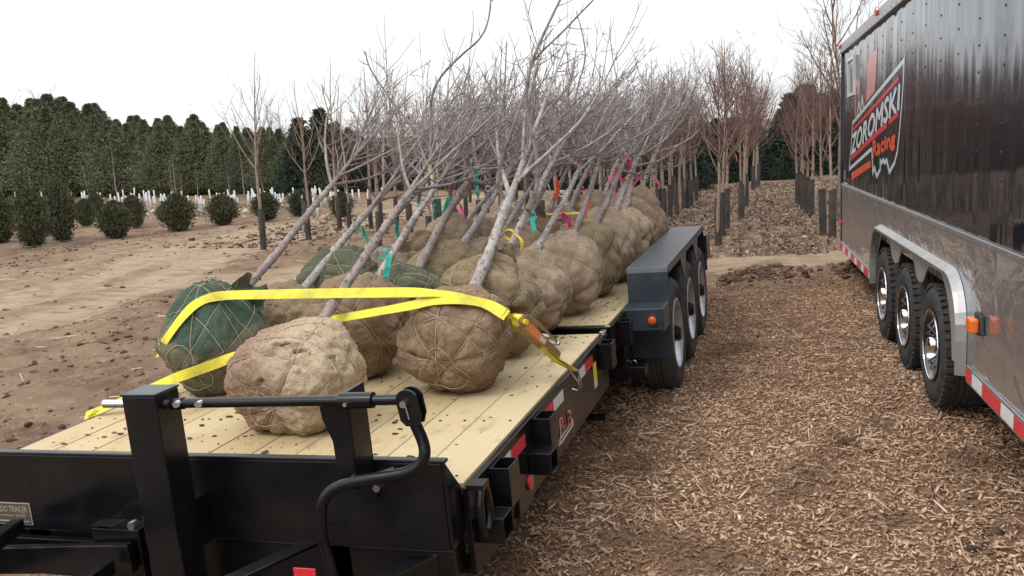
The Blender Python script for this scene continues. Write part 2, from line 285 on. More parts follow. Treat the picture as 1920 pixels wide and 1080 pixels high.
# ------------------------------------------------------------------ mesh builder and scene helpers
WM = {}
class MB:
    def __init__(s): s.v = []; s.f = []; s.r = []; s.cr = 0.5
    def add(s, vs, fs):
        o = len(s.v); s.v.extend([tuple(map(float, q)) for q in vs]); s.f.extend([tuple(i+o for i in q) for q in fs]); s.r.extend([s.cr]*len(vs)); return s
    def box(s, x0, x1, y0, y1, z0, z1):
        return s.add([(x0, y0, z0), (x1, y0, z0), (x1, y1, z0), (x0, y1, z0), (x0, y0, z1), (x1, y0, z1), (x1, y1, z1), (x0, y1, z1)],
              [(0, 3, 2, 1), (4, 5, 6, 7), (0, 1, 5, 4), (1, 2, 6, 5), (2, 3, 7, 6), (3, 0, 4, 7)])
    def obox(s, c, a, b, d):
        c = Vector(c); a = Vector(a); b = Vector(b); d = Vector(d)
        p = [c+a*i+b*j+d*k for k in (-1, 1) for i, j in ((-1, -1), (1, -1), (1, 1), (-1, 1))]
        return s.add(p, [(0, 3, 2, 1), (4, 5, 6, 7), (0, 1, 5, 4), (1, 2, 6, 5), (2, 3, 7, 6), (3, 0, 4, 7)])
    def beam(s, a, b, w, h, up=(0, 0, 1)):
        a = Vector(a); b = Vector(b); d = (b-a); u = Vector(up); x = d.cross(u).normalized(); u2 = x.cross(d).normalized()
        return s.obox((a+b)/2, x*w/2, d/2, u2*h/2)
    def tube(s, pts, rad, n=8, caps=True):
        pts = [Vector(p) for p in pts]; k = len(pts)
        if not hasattr(rad, '__len__'): rad = [rad]*k
        t0 = (pts[1]-pts[0]).normalized(); ref = Vector((0, 0, 1)) if abs(t0.z) < .9 else Vector((1, 0, 0))
        x = t0.cross(ref).normalized(); vs = []; fs = []
        for i, p in enumerate(pts):
            t = (pts[min(i+1, k-1)]-pts[max(i-1, 0)])
            if t.length < 1e-9: t = t0
            t.normalize(); x = (x-t*x.dot(t)).normalized(); y = t.cross(x)
            for j in range(n):
                a = 2*math.pi*j/n; vs.append(p+(x*math.cos(a)+y*math.sin(a))*rad[i])
        for i in range(k-1):
            for j in range(n):
                a = i*n+j; b = i*n+(j+1) % n; fs.append((a, b, b+n, a+n))
        if caps: fs.append(tuple(range(n-1, -1, -1))); fs.append(tuple(range((k-1)*n, k*n)))
        return s.add(vs, fs)
    def cyl(s, a, b, r, n=16): return s.tube([a, b], r, n)
    def lathe(s, prof, c, ax=(1, 0, 0), n=32, closed=False):
        """prof: list of (axial, radius)"""
        ax = Vector(ax).normalized(); ref = Vector((0, 0, 1)) if abs(ax.z) < .9 else Vector((1, 0, 0)); x = ax.cross(ref).normalized(); y = ax.cross(x); c = Vector(c)
        vs = []; fs = []; k = len(prof)
        for h, r in prof:
            for j in range(n): a = 2*math.pi*j/n; vs.append(c+ax*h+(x*math.cos(a)+y*math.sin(a))*r)
        for i in range(k if closed else k-1):
            i2 = (i+1) % k
            for j in range(n): j2 = (j+1) % n; fs.append((i*n+j, i*n+j2, i2*n+j2, i2*n+j))
        return s.add(vs, fs)
    def prism(s, pts, ext):
        n = len(pts); e = Vector(ext); p = [Vector(q) for q in pts]; q = [a+e for a in p]
        return s.add(p+q, [tuple(range(n)), tuple(range(2*n-1, n-1, -1))]+[(i, i+n, (i+1) % n+n, (i+1) % n) for i in range(n)])
    def ribbon(s, pts, wd, w, th=.003):
        """strap along pts; wd list or single width direction"""
        n = len(pts); pts = [Vector(p) for p in pts]; vs = []
        for i, p in enumerate(pts):
            t = (pts[min(i+1, n-1)]-pts[max(i-1, 0)]).normalized(); d = Vector(wd[i] if isinstance(wd, list) else wd); d = (d-t*d.dot(t)).normalized(); nn = t.cross(d)
            vs += [p-d*w/2-nn*th/2, p+d*w/2-nn*th/2, p+d*w/2+nn*th/2, p-d*w/2+nn*th/2]
        fs = [(0, 1, 2, 3), tuple(range(4*n-1, 4*n-5, -1))]
        for i in range(n-1):
            for j in range(4): a = 4*i+j; b = 4*i+(j+1) % 4; fs.append((a, a+4, b+4, b))
        return s.add(vs, fs)
    def build(s, name, m, parent=None, smooth=False, bevel=0, local=False, angle=35):
        me = bpy.data.meshes.new(name); me.from_pydata(s.v, [], s.f); me.validate(); me.update()
        if len(me.vertices) == len(s.r):
            at = me.attributes.new('rnd', 'FLOAT', 'POINT'); at.data.foreach_set('value', s.r)
        bmesh_normals(me)
        me.materials.append(m); o = bpy.data.objects.new(name, me); COL.objects.link(o)
        if smooth:
            me.polygons.foreach_set('use_smooth', [True]*len(me.polygons))
            if angle < 180:
                md = None; me.set_sharp_from_angle(angle=R_(angle))
        if bevel:
            md = o.modifiers.new('bevel', 'BEVEL'); md.width = bevel; md.segments = 2; md.limit_method = 'ANGLE'; md.angle_limit = R_(40)
        if parent: attach(o, parent, local)
        else: WM[o.name] = Matrix()
        return o
import bmesh
def bmesh_normals(me):
    bm = bmesh.new(); bm.from_mesh(me); bmesh.ops.recalc_face_normals(bm, faces=bm.faces[:]); bm.to_mesh(me); bm.free()
def attach(o, parent, local=False):
    o.parent = parent
    if local: WM[o.name] = WM[parent.name] @ o.matrix_basis
    else:
        o.matrix_parent_inverse = WM[parent.name].inverted(); WM[o.name] = Matrix()
def tag(o, label=None, cat=None, group=None, kind=None):
    if label: o['label'] = label
    if cat: o['category'] = cat
    if group: o['group'] = group
    if kind: o['kind'] = kind
    return o
def empty(name, loc=(0, 0, 0), label=None, cat=None, group=None, rot=None, mw=None):
    o = bpy.data.objects.new(name, None); COL.objects.link(o); o.empty_display_size = .2
    if mw is None:
        o.location = loc
        if rot: o.rotation_euler = rot
        mw = Matrix.Translation(loc) @ (o.rotation_euler.to_matrix().to_4x4())
    else: o.matrix_world = mw
    WM[o.name] = mw.copy(); return tag(o, label, cat, group)
def copy_tree(o, parent=None):
    c = o.copy(); COL.objects.link(c); c.parent = parent
    for ch in [k for k in o.children]: copy_tree(ch, c)
    return c
def text_mb(txt, ext=0.0):
    cu = bpy.data.curves.new('lettering', 'FONT'); cu.body = txt; cu.resolution_u = 2; o = bpy.data.objects.new('lettering', cu); COL.objects.link(o)
    bpy.context.view_layer.update(); dg = bpy.context.evaluated_depsgraph_get(); me = bpy.data.meshes.new_from_object(o.evaluated_get(dg))
    vs = [tuple(v.co) for v in me.vertices]; fs = [tuple(p.vertices) for p in me.polygons]; bpy.data.objects.remove(o); bpy.data.meshes.remove(me)
    xs = [v[0] for v in vs]; ys = [v[1] for v in vs]; x0, x1, y0, y1 = min(xs), max(xs), min(ys), max(ys)
    return [((v[0]-x0)/(x1-x0), (v[1]-y0)/(y1-y0)) for v in vs], fs

# ================================================================== GROUND
def grid(xs, ys): 
    X, Y = np.meshgrid(xs, ys, indexing='xy'); return X, Y
def sheet(name, xs, ys, dz=0, keep=None):
    X, Y = grid(xs, ys); Z = hgt(X, Y)+dz; nx, ny = len(xs), len(ys)
    co = np.stack([X, Y, Z], -1).reshape(-1, 3)
    i = np.arange(nx*ny).reshape(ny, nx); q = np.stack([i[:-1, :-1], i[:-1, 1:], i[1:, 1:], i[1:, :-1]], -1).reshape(-1, 4)
    tm = trackmask(X, Y).ravel(); cm = chipmask(X, Y).ravel()
    if keep is not None:
        k = keep(tm[q].mean(1)); q = q[k]; used = np.unique(q); mp = -np.ones(len(co), int); mp[used] = np.arange(len(used)); q = mp[q]; co = co[used]; tm = tm[used]; cm = cm[used]
    me = mesh_np(name, co, q); 
    for nm, a in (('track', tm), ('chips', cm)): at = me.attributes.new(nm, 'FLOAT', 'POINT'); at.data.foreach_set('value', a.astype(np.float32))
    me.polygons.foreach_set('use_smooth', np.ones(len(q), bool)); me.materials.append(M['ground'])
    o = bpy.data.objects.new(name, me); COL.objects.link(o); WM[o.name] = Matrix(); return o
def mesh_np(name, co, faces):
    me = bpy.data.meshes.new(name); nf, k = faces.shape; me.vertices.add(len(co)); me.vertices.foreach_set('co', co.astype(np.float32).ravel())
    me.loops.add(nf*k); me.loops.foreach_set('vertex_index', faces.astype(np.int32).ravel()); me.polygons.add(nf)
    me.polygons.foreach_set('loop_start', np.arange(0, nf*k, k, dtype=np.int32)); me.update(calc_edges=True); me.validate(); return me
xs = np.concatenate([-np.geomspace(600, 26, 40), np.arange(-25.7, -12, .22), np.arange(-12, 5, .055), np.arange(5, 16, .3), np.geomspace(16.5, 600, 36)])
ys = np.concatenate([-np.geomspace(300, 6, 14), np.arange(-5.5, -1, .15), np.arange(-1, 12, .055), np.arange(12, 26, .11), np.arange(26, 60, .6), np.geomspace(61, 900, 26)])
tag(sheet('ground', xs, ys), kind='structure')
tag(sheet('dirt_track', np.arange(-25.7, 14, .1), np.arange(5, 40, .1), .004, keep=lambda t: t > .42), kind='structure')

def scatter(name, N, sx, sy, area, seed, Ls, Ws, th, mat_, tilt=.35, lift=.012, dens=None, label='', cat='', rndf=None):
    rs = np.random.RandomState(seed); x = rs.uniform(area[0], area[1], N); y = rs.uniform(area[2], area[3], N)
    if dens is not None: k = rs.rand(N) < dens(x, y); x = x[k]; y = y[k]; N = len(x)
    z = hgt(x, y)+rs.rand(N)**1.5*lift+th*.5
    L = rs.uniform(0, 1, N)**1.8*(Ls[1]-Ls[0])+Ls[0]; Wd = np.minimum(rs.uniform(Ws[0], Ws[1], N), L*.7); T = th*rs.uniform(.5, 1.4, N)
    a = rs.uniform(0, 2*np.pi, N); tx = rs.normal(0, tilt, N); ty = rs.normal(0, tilt, N)
    ex = np.stack([np.cos(a), np.sin(a), tx], 1); ex /= np.linalg.norm(ex, axis=1)[:, None]
    ey = np.stack([-np.sin(a), np.cos(a), ty], 1); ey -= ex*(ex*ey).sum(1)[:, None]; ey /= np.linalg.norm(ey, axis=1)[:, None]; ez = np.cross(ex, ey)
    c = np.stack([x, y, z+np.abs(tx)*L*.3], 1); V = np.zeros((N, 8, 3))
    tp = rs.uniform(.25, 1, (N, 2)); sk = rs.uniform(-.3, .3, (N, 2))
    for i, (sx_, sy_, sz_) in enumerate([(-1, -1, -1), (1, -1, -1), (1, 1, -1), (-1, 1, -1), (-1, -1, 1), (1, -1, 1), (1, 1, 1), (-1, 1, 1)]):
        w = tp[:, 0] if sx_ < 0 else tp[:, 1]
        V[:, i] = c+ex*((sx_*L/2)+sy_*sk[:, 0]*Wd)[:, None]+ey*(sy_*Wd/2*w)[:, None]+ez*(sz_*T/2)[:, None]
    F = np.array([(0, 1, 5, 4), (1, 2, 6, 5), (2, 3, 7, 6), (3, 0, 4, 7), (4, 5, 6, 7)]); q = (np.arange(N)[:, None, None]*8+F[None]).reshape(-1, 4)
    me = mesh_np(name, V.reshape(-1, 3), q); r = rs.rand(N) if rndf is None else rndf(rs, x, y)
    at = me.attributes.new('rnd', 'FLOAT', 'POINT'); at.data.foreach_set('value', np.repeat(np.clip(r, 0, 1), 8).astype(np.float32)); me.materials.append(M[mat_])
    o = bpy.data.objects.new(name, me); COL.objects.link(o); return tag(o, label, cat, kind='stuff')
def cdens(x, y): return np.clip(chipmask(x, y)*1.1, 0, 1)*np.clip(1.25-(y+1)/11, .35, 1)*np.where(x < .9, .45, 1)
scatter('wood_chips', 190000, 0, 0, (-1.8, 4.6, -1.6, 8.2), 1, (.006, .038), (.005, .018), .0035, 'chip', dens=cdens, label='tan and brown wood chip mulch spread between the two trailers', cat='wood chips',
        rndf=lambda rs, x, y: np.clip(rs.normal(.5, .21, len(x))+.28*(fbm(x*1.1, y*1.1, 3)-.5), 0, 1))
scatter('bark_fines', 110000, 0, 0, (-1.8, 4.6, -1.6, 8.2), 21, (.004, .013), (.003, .009), .003, 'chip', lift=.006, dens=lambda x, y: cdens(x, y)*(.4+.6*(fbm(x*2, y*2, 3) > .45)), label='fine bark crumbs lying between the larger wood chips', cat='bark fines', rndf=lambda rs, x, y: np.clip(rs.normal(.28, .18, len(x)), 0, 1))
scatter('splinters', 1500, 0, 0, (.9, 4.6, -1.2, 8.0), 22, (.06, .15), (.004, .010), .004, 'chip', tilt=.12, lift=.02, dens=cdens, label='long pale wood splinters lying on top of the chip mulch', cat='splinters', rndf=lambda rs, x, y: rs.uniform(.45, 1, len(x)))
scatter('leaf_litter', 60000, 0, 0, (-1.5, 5.5, 9.6, 24), 2, (.03, .11), (.015, .05), .004, 'litter', tilt=.45, lift=.03, dens=lambda x, y: .15+.85*(np.abs((x-.95+.8) % 1.6-.8) > .18)*(fbm(x*2, y*2, 3) > .38), label='dry brown leaves and mulch between the rows of young trees', cat='leaf litter',
        rndf=lambda rs, x, y: rs.normal(.55, .22, len(x)))
def sdens(x, y): return (1-chipmask(x, y))*(1-.8*trackmask(x, y))*sst(.38, .62, fbm(x*1.2, y*1.2, 3))
def clods(name, N, area, seed, s0, s1, dens, mat_, label, cat):
    rs = np.random.RandomState(seed); x = rs.uniform(area[0], area[1], N); y = rs.uniform(area[2], area[3], N); k = rs.rand(N) < dens(x, y); x = x[k]; y = y[k]; N = len(x)
    ph = (1+5**.5)/2; I = np.array([(-1, ph, 0), (1, ph, 0), (-1, -ph, 0), (1, -ph, 0), (0, -1, ph), (0, 1, ph), (0, -1, -ph), (0, 1, -ph), (ph, 0, -1), (ph, 0, 1), (-ph, 0, -1), (-ph, 0, 1)])/1.9
    F = np.array([(0, 11, 5), (0, 5, 1), (0, 1, 7), (0, 7, 10), (0, 10, 11), (1, 5, 9), (5, 11, 4), (11, 10, 2), (10, 7, 6), (7, 1, 8), (3, 9, 4), (3, 4, 2), (3, 2, 6), (3, 6, 8), (3, 8, 9), (4, 9, 5), (2, 4, 11), (6, 2, 10), (8, 6, 7), (9, 8, 1)])
    s = s0+(s1-s0)*rs.rand(N)**5; sc = rs.uniform(.5, 1.4, (N, 3))*[1, 1, .6]; a = rs.uniform(0, 6.28, N)
    V = I[None]*sc[:, None]*s[:, None, None]*rs.uniform(.42, 1.35, (N, 12, 1)); ca, sa = np.cos(a)[:, None], np.sin(a)[:, None]
    V = np.stack([V[..., 0]*ca-V[..., 1]*sa, V[..., 0]*sa+V[..., 1]*ca, V[..., 2]], -1); V += np.stack([x, y, hgt(x, y)+s*.12], 1)[:, None]
    me = mesh_np(name, V.reshape(-1, 3), (np.arange(N)[:, None, None]*12+F[None]).reshape(-1, 3)); at = me.attributes.new('rnd', 'FLOAT', 'POINT'); at.data.foreach_set('value', np.repeat(rs.rand(N), 12).astype(np.float32))
    me.materials.append(M[mat_]); o = bpy.data.objects.new(name, me); COL.objects.link(o); tag(o, label, cat, kind='stuff')
clods('soil_clods', 26000, (-14, 1, 1, 18), 5, .008, .05, lambda x, y: sdens(x, y)*.8, 'clod', 'small reddish brown soil clods scattered over the bare ground beyond the flatbed', 'soil clods')
clods('earth_ridge', 16000, (1.2, 5.5, 6.9, 8.8), 6, .007, .06, lambda x, y: np.exp(-((y-7.75)/.5)**2)*(.15+.85*sst(.42, .6, fbm(x*1.3, y*1.3, 3))), 'clod', 'dark churned earth clods heaped past the end of the wood chips', 'earth')
clods('row_mound', 8000, (-13, -5, 13.5, 21), 8, .015, .085, lambda x, y: np.exp(-((x+9.4)/1.3)**2)*.9, 'clod', 'brown crumbly earth around the left hand row of young trees', 'earth')
scatter('twig_debris', 260, 0, 0, (-12, 0, 1, 16), 9, (.08, .45), (.006, .012), .006, 'chip', tilt=.1, lift=.01, dens=lambda x, y: (1-chipmask(x, y)), label='pale dry twigs scattered on the bare soil', cat='twigs', rndf=lambda rs, x, y: rs.uniform(.7, 1, len(x)))
for (u, v), s_, sd, lb in [((1602, 842), .06, 1, 'small dark clump of earth lying alone on the wood chips between the trailers'), ((1780, 930), .11, 2, 'wide dark clump of wet earth on the wood chips near the right edge'), ((1830, 1010), .08, 3, 'dark clump of earth on the wood chips at the bottom right corner')]:
    q = atZ(u, v, -.68); clods('earth_clump', int(260*s_/.06), (q[0]-s_*2.2, q[0]+s_*2.2, q[1]-s_*2.2, q[1]+s_*2.2), 70+sd, .005, .035, lambda x, y: np.exp(-((x-q[0])**2+(y-q[1])**2)/s_**2), 'clod', lb, 'earth clump')
# ================================================================== FLATBED TRAILER (deck plane z = 0, deck front edge y = 0)
FL = empty('flatbed_trailer', (0, 2.6, -.69), 'black tilt deck flatbed trailer with pale plank deck, loaded with balled trees', 'trailer')
HW = 1.04
def planks(name, y0, y1, seed):
    rs = random.Random(seed); mb = MB(); n = 11; w = 2*HW/n
    for i in range(n):
        mb.cr = rs.random(); dz = rs.uniform(-.002, .002)
        mb.box(-HW+i*w+.0026, -HW+(i+1)*w-.0026, y0+rs.uniform(0, .004), y1-rs.uniform(0, .004), -.038, dz)
    o = mb.build(name, M['deck'], FL, bevel=.002)
    sc = MB()
    for i in range(n):
        for yy in [y0+.06, y0+.62, y0+1.25, y0+1.9, y1-.06]:
            for k in (.25, .75):
                if yy < y1: x = -HW+(i+k)*w+rs.uniform(-.008, .008); yq = yy+rs.uniform(-.006, .006); sc.cyl((x, yq, .0005), (x, yq, .0035), .006, 6)
    sc.build('deck_screws', M['black'], o, local=False)['kind'] = 'stuff'
planks('front_deck', .0, 2.10, 1); planks('rear_deck', 2.33, 6.75, 2)
def part(name, m, mb, parent=None, **k): return mb.build(name, m, parent or FL, **k)
B = M['black']
# side rails of the front deck
for sx in (1, -1):
    mb = MB(); mb.box(*(sorted((sx*(HW+.003), sx*(HW+.025)))), -.03, 2.13, -.30, -.004); mb.box(*(sorted((sx*(HW-.05), sx*(HW+.002)))), -.02, 2.12, -.30, -.285)
    part('side_rail', B, mb, bevel=.003)
    mb = MB(); mb.box(*(sorted((sx*(HW+.003), sx*(HW+.025)))), 2.30, 7.0 if sx < 0 else 2.86, -.16, -.004); part('side_rail', B, mb, bevel=.003)
mb = MB(); mb.box(HW+.003, HW+.025, 5.55, 7.0, -.16, -.004); part('side_rail', B, mb, bevel=.003)
# gap between decks: front lip of the rear deck
mb = MB(); mb.box(-HW, HW, 2.275, 2.327, -.15, -.002); part('tilt_lip', B, mb, bevel=.004)
mb = MB(); mb.box(-HW, HW, 2.103, 2.127, -.15, -.004); part('deck_end_bar', B, mb, bevel=.003)
mb = MB(); mb.box(-HW-.02, HW+.02, 6.76, 6.95, -.22, -.002); part('tail_bar', B, mb, bevel=.004)
# bumper with returns
mb = MB(); mb.box(-1.06, 1.028, -.135, -.123, -.17, .118)
mb.obox((0, -.122, .123), (1.043, 0, 0), (0, .016, 0), (0, 0, .006))
for sx in (1, -1):
    x0, x1 = sorted((sx*1.029, sx*1.041)); mb.prism([(x0, -.135, .127), (x0, -.02, -.004), (x0, -.02, -.15), (x0, -.135, -.17)], (x1-x0, 0, 0))
part('bumper', B, mb, bevel=.004)
# chassis
mb = MB()
for x in (-.62, .62): mb.box(x-.05, x+.05, -.12, 6.7, -.34, -.17)
for i in range(12): y = .1+i*.56; mb.box(-HW+.0, HW, y, y+.05, -.14, -.042)
mb.box(-1.03, 1.03, -.12, -.02, -.34, -.175); part('chassis', B, mb, bevel=.003)
mb = MB(); pR = [(.95, -.10, -.26), (.10, -1.62, -.30)]; pL = [(-.95, -.10, -.26), (-.10, -1.62, -.30)]
mb.beam(*pR, .07, .15); mb.beam(*pL, .07, .15); mb.box(-.14, .14, -1.75, -1.55, -.36, -.2); mb.beam((-.32, -.98, -.28), (.32, -.98, -.28), .06, .12, (0, 0, 1)); part('drawbar', B, mb, bevel=.004)
mb = MB(); mb.tube([(0, -1.75, -.27), (0, -1.98, -.27)], .05, 12); mb.lathe([(-.03, .06), (-.03, .09), (.03, .09), (.03, .06)], (0, -2.05, -.27), (0, 0, 1), 20, True); part('hitch_eye', B, mb)
# front upright post with tube through it
y0, y1 = -.335, -.225
pTL = atY(226, 738, y0); pTR = atY(289, 738, y0); XL, XR = pTL[0], pTR[0]; ZT = pTL[2]-.003
mb = MB(); mb.box(XL, XR, y0, y1, -.40, ZT-.008); mb.box(XL-.004, XR+.004, y0-.004, y1+.004, ZT-.008, ZT); mb.box(XL+.01, XR-.03, y1, -.136, -.17, .0); part('lock_post', B, mb, bevel=.006)
YB = -.28
bl = atY(196, 757, YB); b2 = atY(345, 756, YB); b3 = atY(640, 751, YB); b4 = atY(700, 750, YB); b5 = atY(772, 749, YB)
zb = .5*(bl[2]+b5[2]); pz = lambda p, z=None: (p[0], YB, p[2])
mb = MB(); mb.tube([pz(bl), (XR+.03, YB, bl[2]+(b2[2]-bl[2])*.5)], .0135, 14); part('lock_pin', M['chrome'], mb, smooth=True)
mb = MB(); a0 = Vector(pz(atY(323, 757, YB))); a1 = Vector(pz(b2)); mb.tube([a0, a1], .019, 16); mb.tube([a1, Vector(pz(b5))+Vector((.01, 0, 0))], .0155, 16); mb.tube([pz(b3), pz(b4)], .024, 16); bar = part('lock_bar', B, mb, smooth=True)
for u in (333, 374):
    q = atY(u, 757, YB-.02); mb = MB(); mb.cyl((q[0], YB-.032, q[2]), (q[0], YB-.012, q[2]), .0105, 8); part('bolt', M['zinc'], mb, bar)
# bracket carrying the bar: channel upright on the bumper
cb = atY(678, 880, -.15); ct = atY(678, 735, -.15); xw = .040
mb = MB()
prof = [(-xw*1.35, ct[2]+.012), (-xw*1.2, ct[2]-.05), (-xw*.55, ct[2]-.12), (-xw*.45, .10), (xw, .10), (xw, ct[2]+.03), (xw*.2, ct[2]+.022)]
mb.prism([(cb[0]+a, -.262, z) for a, z in prof], (0, .01, 0)); mb.box(cb[0]+xw-.012, cb[0]+xw, -.25, -.136, .08, ct[2]+.03); mb.box(cb[0]-xw*.4, cb[0]+xw, -.148, -.136, .0, .2); part('bar_bracket', B, mb, bevel=.003)
q = atY(656, 753, YB); mb = MB(); mb.cyl((q[0], YB-.034, q[2]), (q[0], YB-.02, q[2]), .006, 8); part('rivet', M['chrome'], mb)
# clevis and lever
q = np.array(pz(atY(768, 750, YB)))
for yy in (-.022, .014):
    mb = MB(); n = 12; pr = [(q[0]+.034*math.cos(a), q[2]+.006+.030*math.sin(a)) for a in [math.pi*k/n for k in range(n+1)]]+[(q[0]-.026, q[2]-.055), (q[0]-.010, q[2]-.072), (q[0]+.030, q[2]-.070), (q[0]+.040, q[2]-.040)]
    mb.prism([(a, YB+yy, z) for a, z in pr], (0, .008, 0)); part('clevis_plate', B, mb, bevel=.0015)
mb = MB(); mb.cyl((q[0]-.006, YB-.036, q[2]-.003), (q[0]-.006, YB+.03, q[2]-.003), .0105, 8); mb.tube([(q[0]-.004, YB-.024, q[2]-.01), (q[0]+.003, YB-.024, q[2]-.05)], .003, 6); part('bolt', M['zinc'], mb)
LP = [(770, 775), (781, 800), (793, 826), (798, 850), (790, 872), (768, 885), (735, 892), (690, 898), (650, 906), (622, 918), (604, 940), (600, 970), (604, 1010), (618, 1055), (630, 1095)]
pts = [Vector(atY(u, v, YB-.0+(.0 if i < 3 else -.01*i*.35))) for i, (u, v) in enumerate(LP)]
def smoothpts(pts, it=2):
    for _ in range(it):
        q = [pts[0]]
        for a, b in zip(pts[:-1], pts[1:]): q += [a*.75+b*.25, a*.25+b*.75]
        pts = q+[pts[-1]]
    return pts
mb = MB(); mb.tube(smoothpts(pts), .0175, 14); part('lock_lever', B, mb, smooth=True)
q = atY(668, 902, -.30); mb = MB(); mb.lathe([(-.006, .02), (-.006, .024), (.006, .024), (.006, .02)], q, (1, 0, .1), 16, True); mb.tube([Vector(q)+Vector((0, .02, -.01)), Vector(q)+Vector((.05, .14, -.02))], .01, 8); part('lever_clip', B, mb)
q = atY(709, 913, -.14); mb = MB(); mb.cyl((q[0], -.155, q[2]), (q[0], -.13, q[2]), .013, 6); part('bolt', M['zinc'], mb)
# spring arm / plate and pipes in front of the bumper, lower left
q1 = atY(180, 980, -.2); q2 = atY(222, 980, -.24); q3 = atY(248, 966, -.3); mb = MB(); mb.ribbon([q1, q2, q3], (0, 1, 0), .05, .004); part('post_gusset', B, mb)
mb = MB(); a = atY(180, 985, -.2); b = atY(262, 1090, -.2); mb.box(a[0], b[0]+.05, -.222, -.137, -.42, a[2]); part('jack_mount', B, mb, bevel=.003)
q = atY(251, 984, -.34); mb = MB(); mb.cyl((q[0], -.355, q[2]), (q[0], -.33, q[2]), .015, 6); part('bolt', M['zinc'], mb)
mb = MB(); mb.beam(atY(-40, 1040, -.45), atY(34, 985, -.20), .05, .05); part('brace', B, mb, bevel=.006)
mb = MB(); mb.beam(atY(120, 1120, -.5), atY(205, 1062, -.30), .05, .05); part('brace', B, mb, bevel=.006)
mb = MB(); mb.beam(atY(-60, 1050, -.25), atY(250, 1045, -.25), .03, .10); mb.box(-1.0, -.16, -.165, -.137, -.33, -.19); part('front_crossbar', B, mb, bevel=.003)
mb = MB(); mb.beam(atY(420, 1092, -.55), atY(588, 1016, -.20), .06, .012); part('brace', B, mb, bevel=.003)
q = atY(572, 1077, -.45); mb = MB(); mb.obox(q, (.035, 0, 0), (0, .003, 0), (0, 0, .018)); part('reflector', M['tape_red'], mb)
# maker's plate
pl = [atY(u, v, -.139) for u, v in ((54, 944), (61, 985))]; px1 = pl[0][0]; pzt, pzb = pl[0][2], pl[1][2]
mb = MB(); mb.box(px1-.30, px1, -.1385, -.1362, pzb, pzt); plate = part('dealer_plate', M['platelet'], mb)
mb = MB(); mb.box(px1-.297, px1-.004, -.1400, -.1386, pzb+.003, pzt-.003); part('plate_face', M['plate'], mb, plate)
hh = pzt-pzb
def lettering(txt, mname, f, parent, name='lettering', th=None):
    uv, fs = text_mb(txt); mb = MB(); mb.add([f(a, b) for a, b in uv], fs); o = mb.build(name, M[mname], parent); return o
lettering('ADO TRAILER', 'platelet', lambda a, b: (px1-.012-(1-a)*.145, -.1408, pzt-.42*hh+b*.28*hh), plate)
lettering('SALES', 'platelet', lambda a, b: (px1-.025-(1-a)*.045, -.1408, pzt-.63*hh+b*.14*hh), plate)
mb = MB(); mb.box(px1-.29, px1-.08, -.1406, -.1402, pzt-.59*hh, pzt-.565*hh); mb.box(px1-.20, px1-.062, -.1406, -.1402, pzt-.85*hh, pzt-.80*hh); mb.box(px1-.042, px1-.012, -.1406, -.1402, pzt-.85*hh, pzt-.81*hh); part('plate_rule', M['platelet'], mb, plate)
# right side fittings
def openbox(mb, c, ax, ay, az, w, h, L, t=.006):
    """rectangular tube along az (open ends): c centre, w along ax, h along ay"""
    c = Vector(c); ax = Vector(ax); ay = Vector(ay); az = Vector(az)
    for s in (-1, 1): mb.obox(c+ax*s*(w/2-t/2), ax*t/2, ay*h/2, az*L/2); mb.obox(c+ay*s*(h/2-t/2), ax*(w/2-t-.0003), ay*t/2, az*L/2)
X, Yv, Z = (1, 0, 0), (0, 1, 0), (0, 0, 1)
for yc in (.225, .75, 1.98, 2.52):
    mb = MB(); openbox(mb, (HW+.025+.036, yc, -.085), X, Yv, Z, .07, .11, .14); part('stake_pocket', B, mb, bevel=.0015)
for yc in (-.04, .545):
    mb = MB(); openbox(mb, (HW+.026+.045, yc+.10, -.165), Yv, Z, X, .10, .085, .09); part('side_socket', B, mb, bevel=.0015)
mb = MB(); mb.obox((HW+.055, -.02, .005), (.028, 0, 0), (0, .030, 0), (0, 0, .010)); rc = (HW+.045, -.02, -.045)
mb.tube([Vector((HW+.07, -.02+.040*math.cos(a), -.075+.078*math.sin(a))) for a in [2*math.pi*k/28 for k in range(29)]], .0135, 10, False); part('tie_ring', B, mb, smooth=True)
mb = MB(); mb.prism([(HW+.026, .42, -.165), (HW+.026, .60, -.30), (HW+.026, .40, -.30)], (.012, 0, 0)); part('rail_gusset', B, mb)
def tape(y0, y1, z0, z1, c, x=HW+.0262):
    mb = MB(); mb.box(x, x+.0012, y0, y1, z0, z1); part('reflector_tape', M['tape_'+c], mb)
tape(.30, .40, -.085, -.035, 'white'); tape(.402, .58, -.085, -.035, 'red')
tape(.815, .86, -.085, -.035, 'white'); tape(.862, 1.00, -.085, -.035, 'red'); tape(1.002, 1.17, -.085, -.035, 'white')
tape(1.46, 1.60, -.085, -.035, 'white'); tape(1.602, 1.78, -.085, -.035, 'red')
q = atX(995, 904, HW+.03); mb = MB(); mb.cyl((HW+.0262, q[1], q[2]), (HW+.034, q[1], q[2]), .030, 20); part('side_marker', M['redlens'], mb, smooth=True)
mb = MB(); a = atX(1117, 700, HW+.03); mb.box(HW+.0262, HW+.0274, a[1]-.035, a[1]+.035, a[2]-.075, a[2]+.055); lab = part('warning_label', M['yellowlab'], mb); mb = MB(); mb.box(HW+.0276, HW+.0284, a[1]-.033, a[1]+.033, a[2]-.07, a[2]-.035); part('label_text_panel', M['tape_white'], mb, lab)
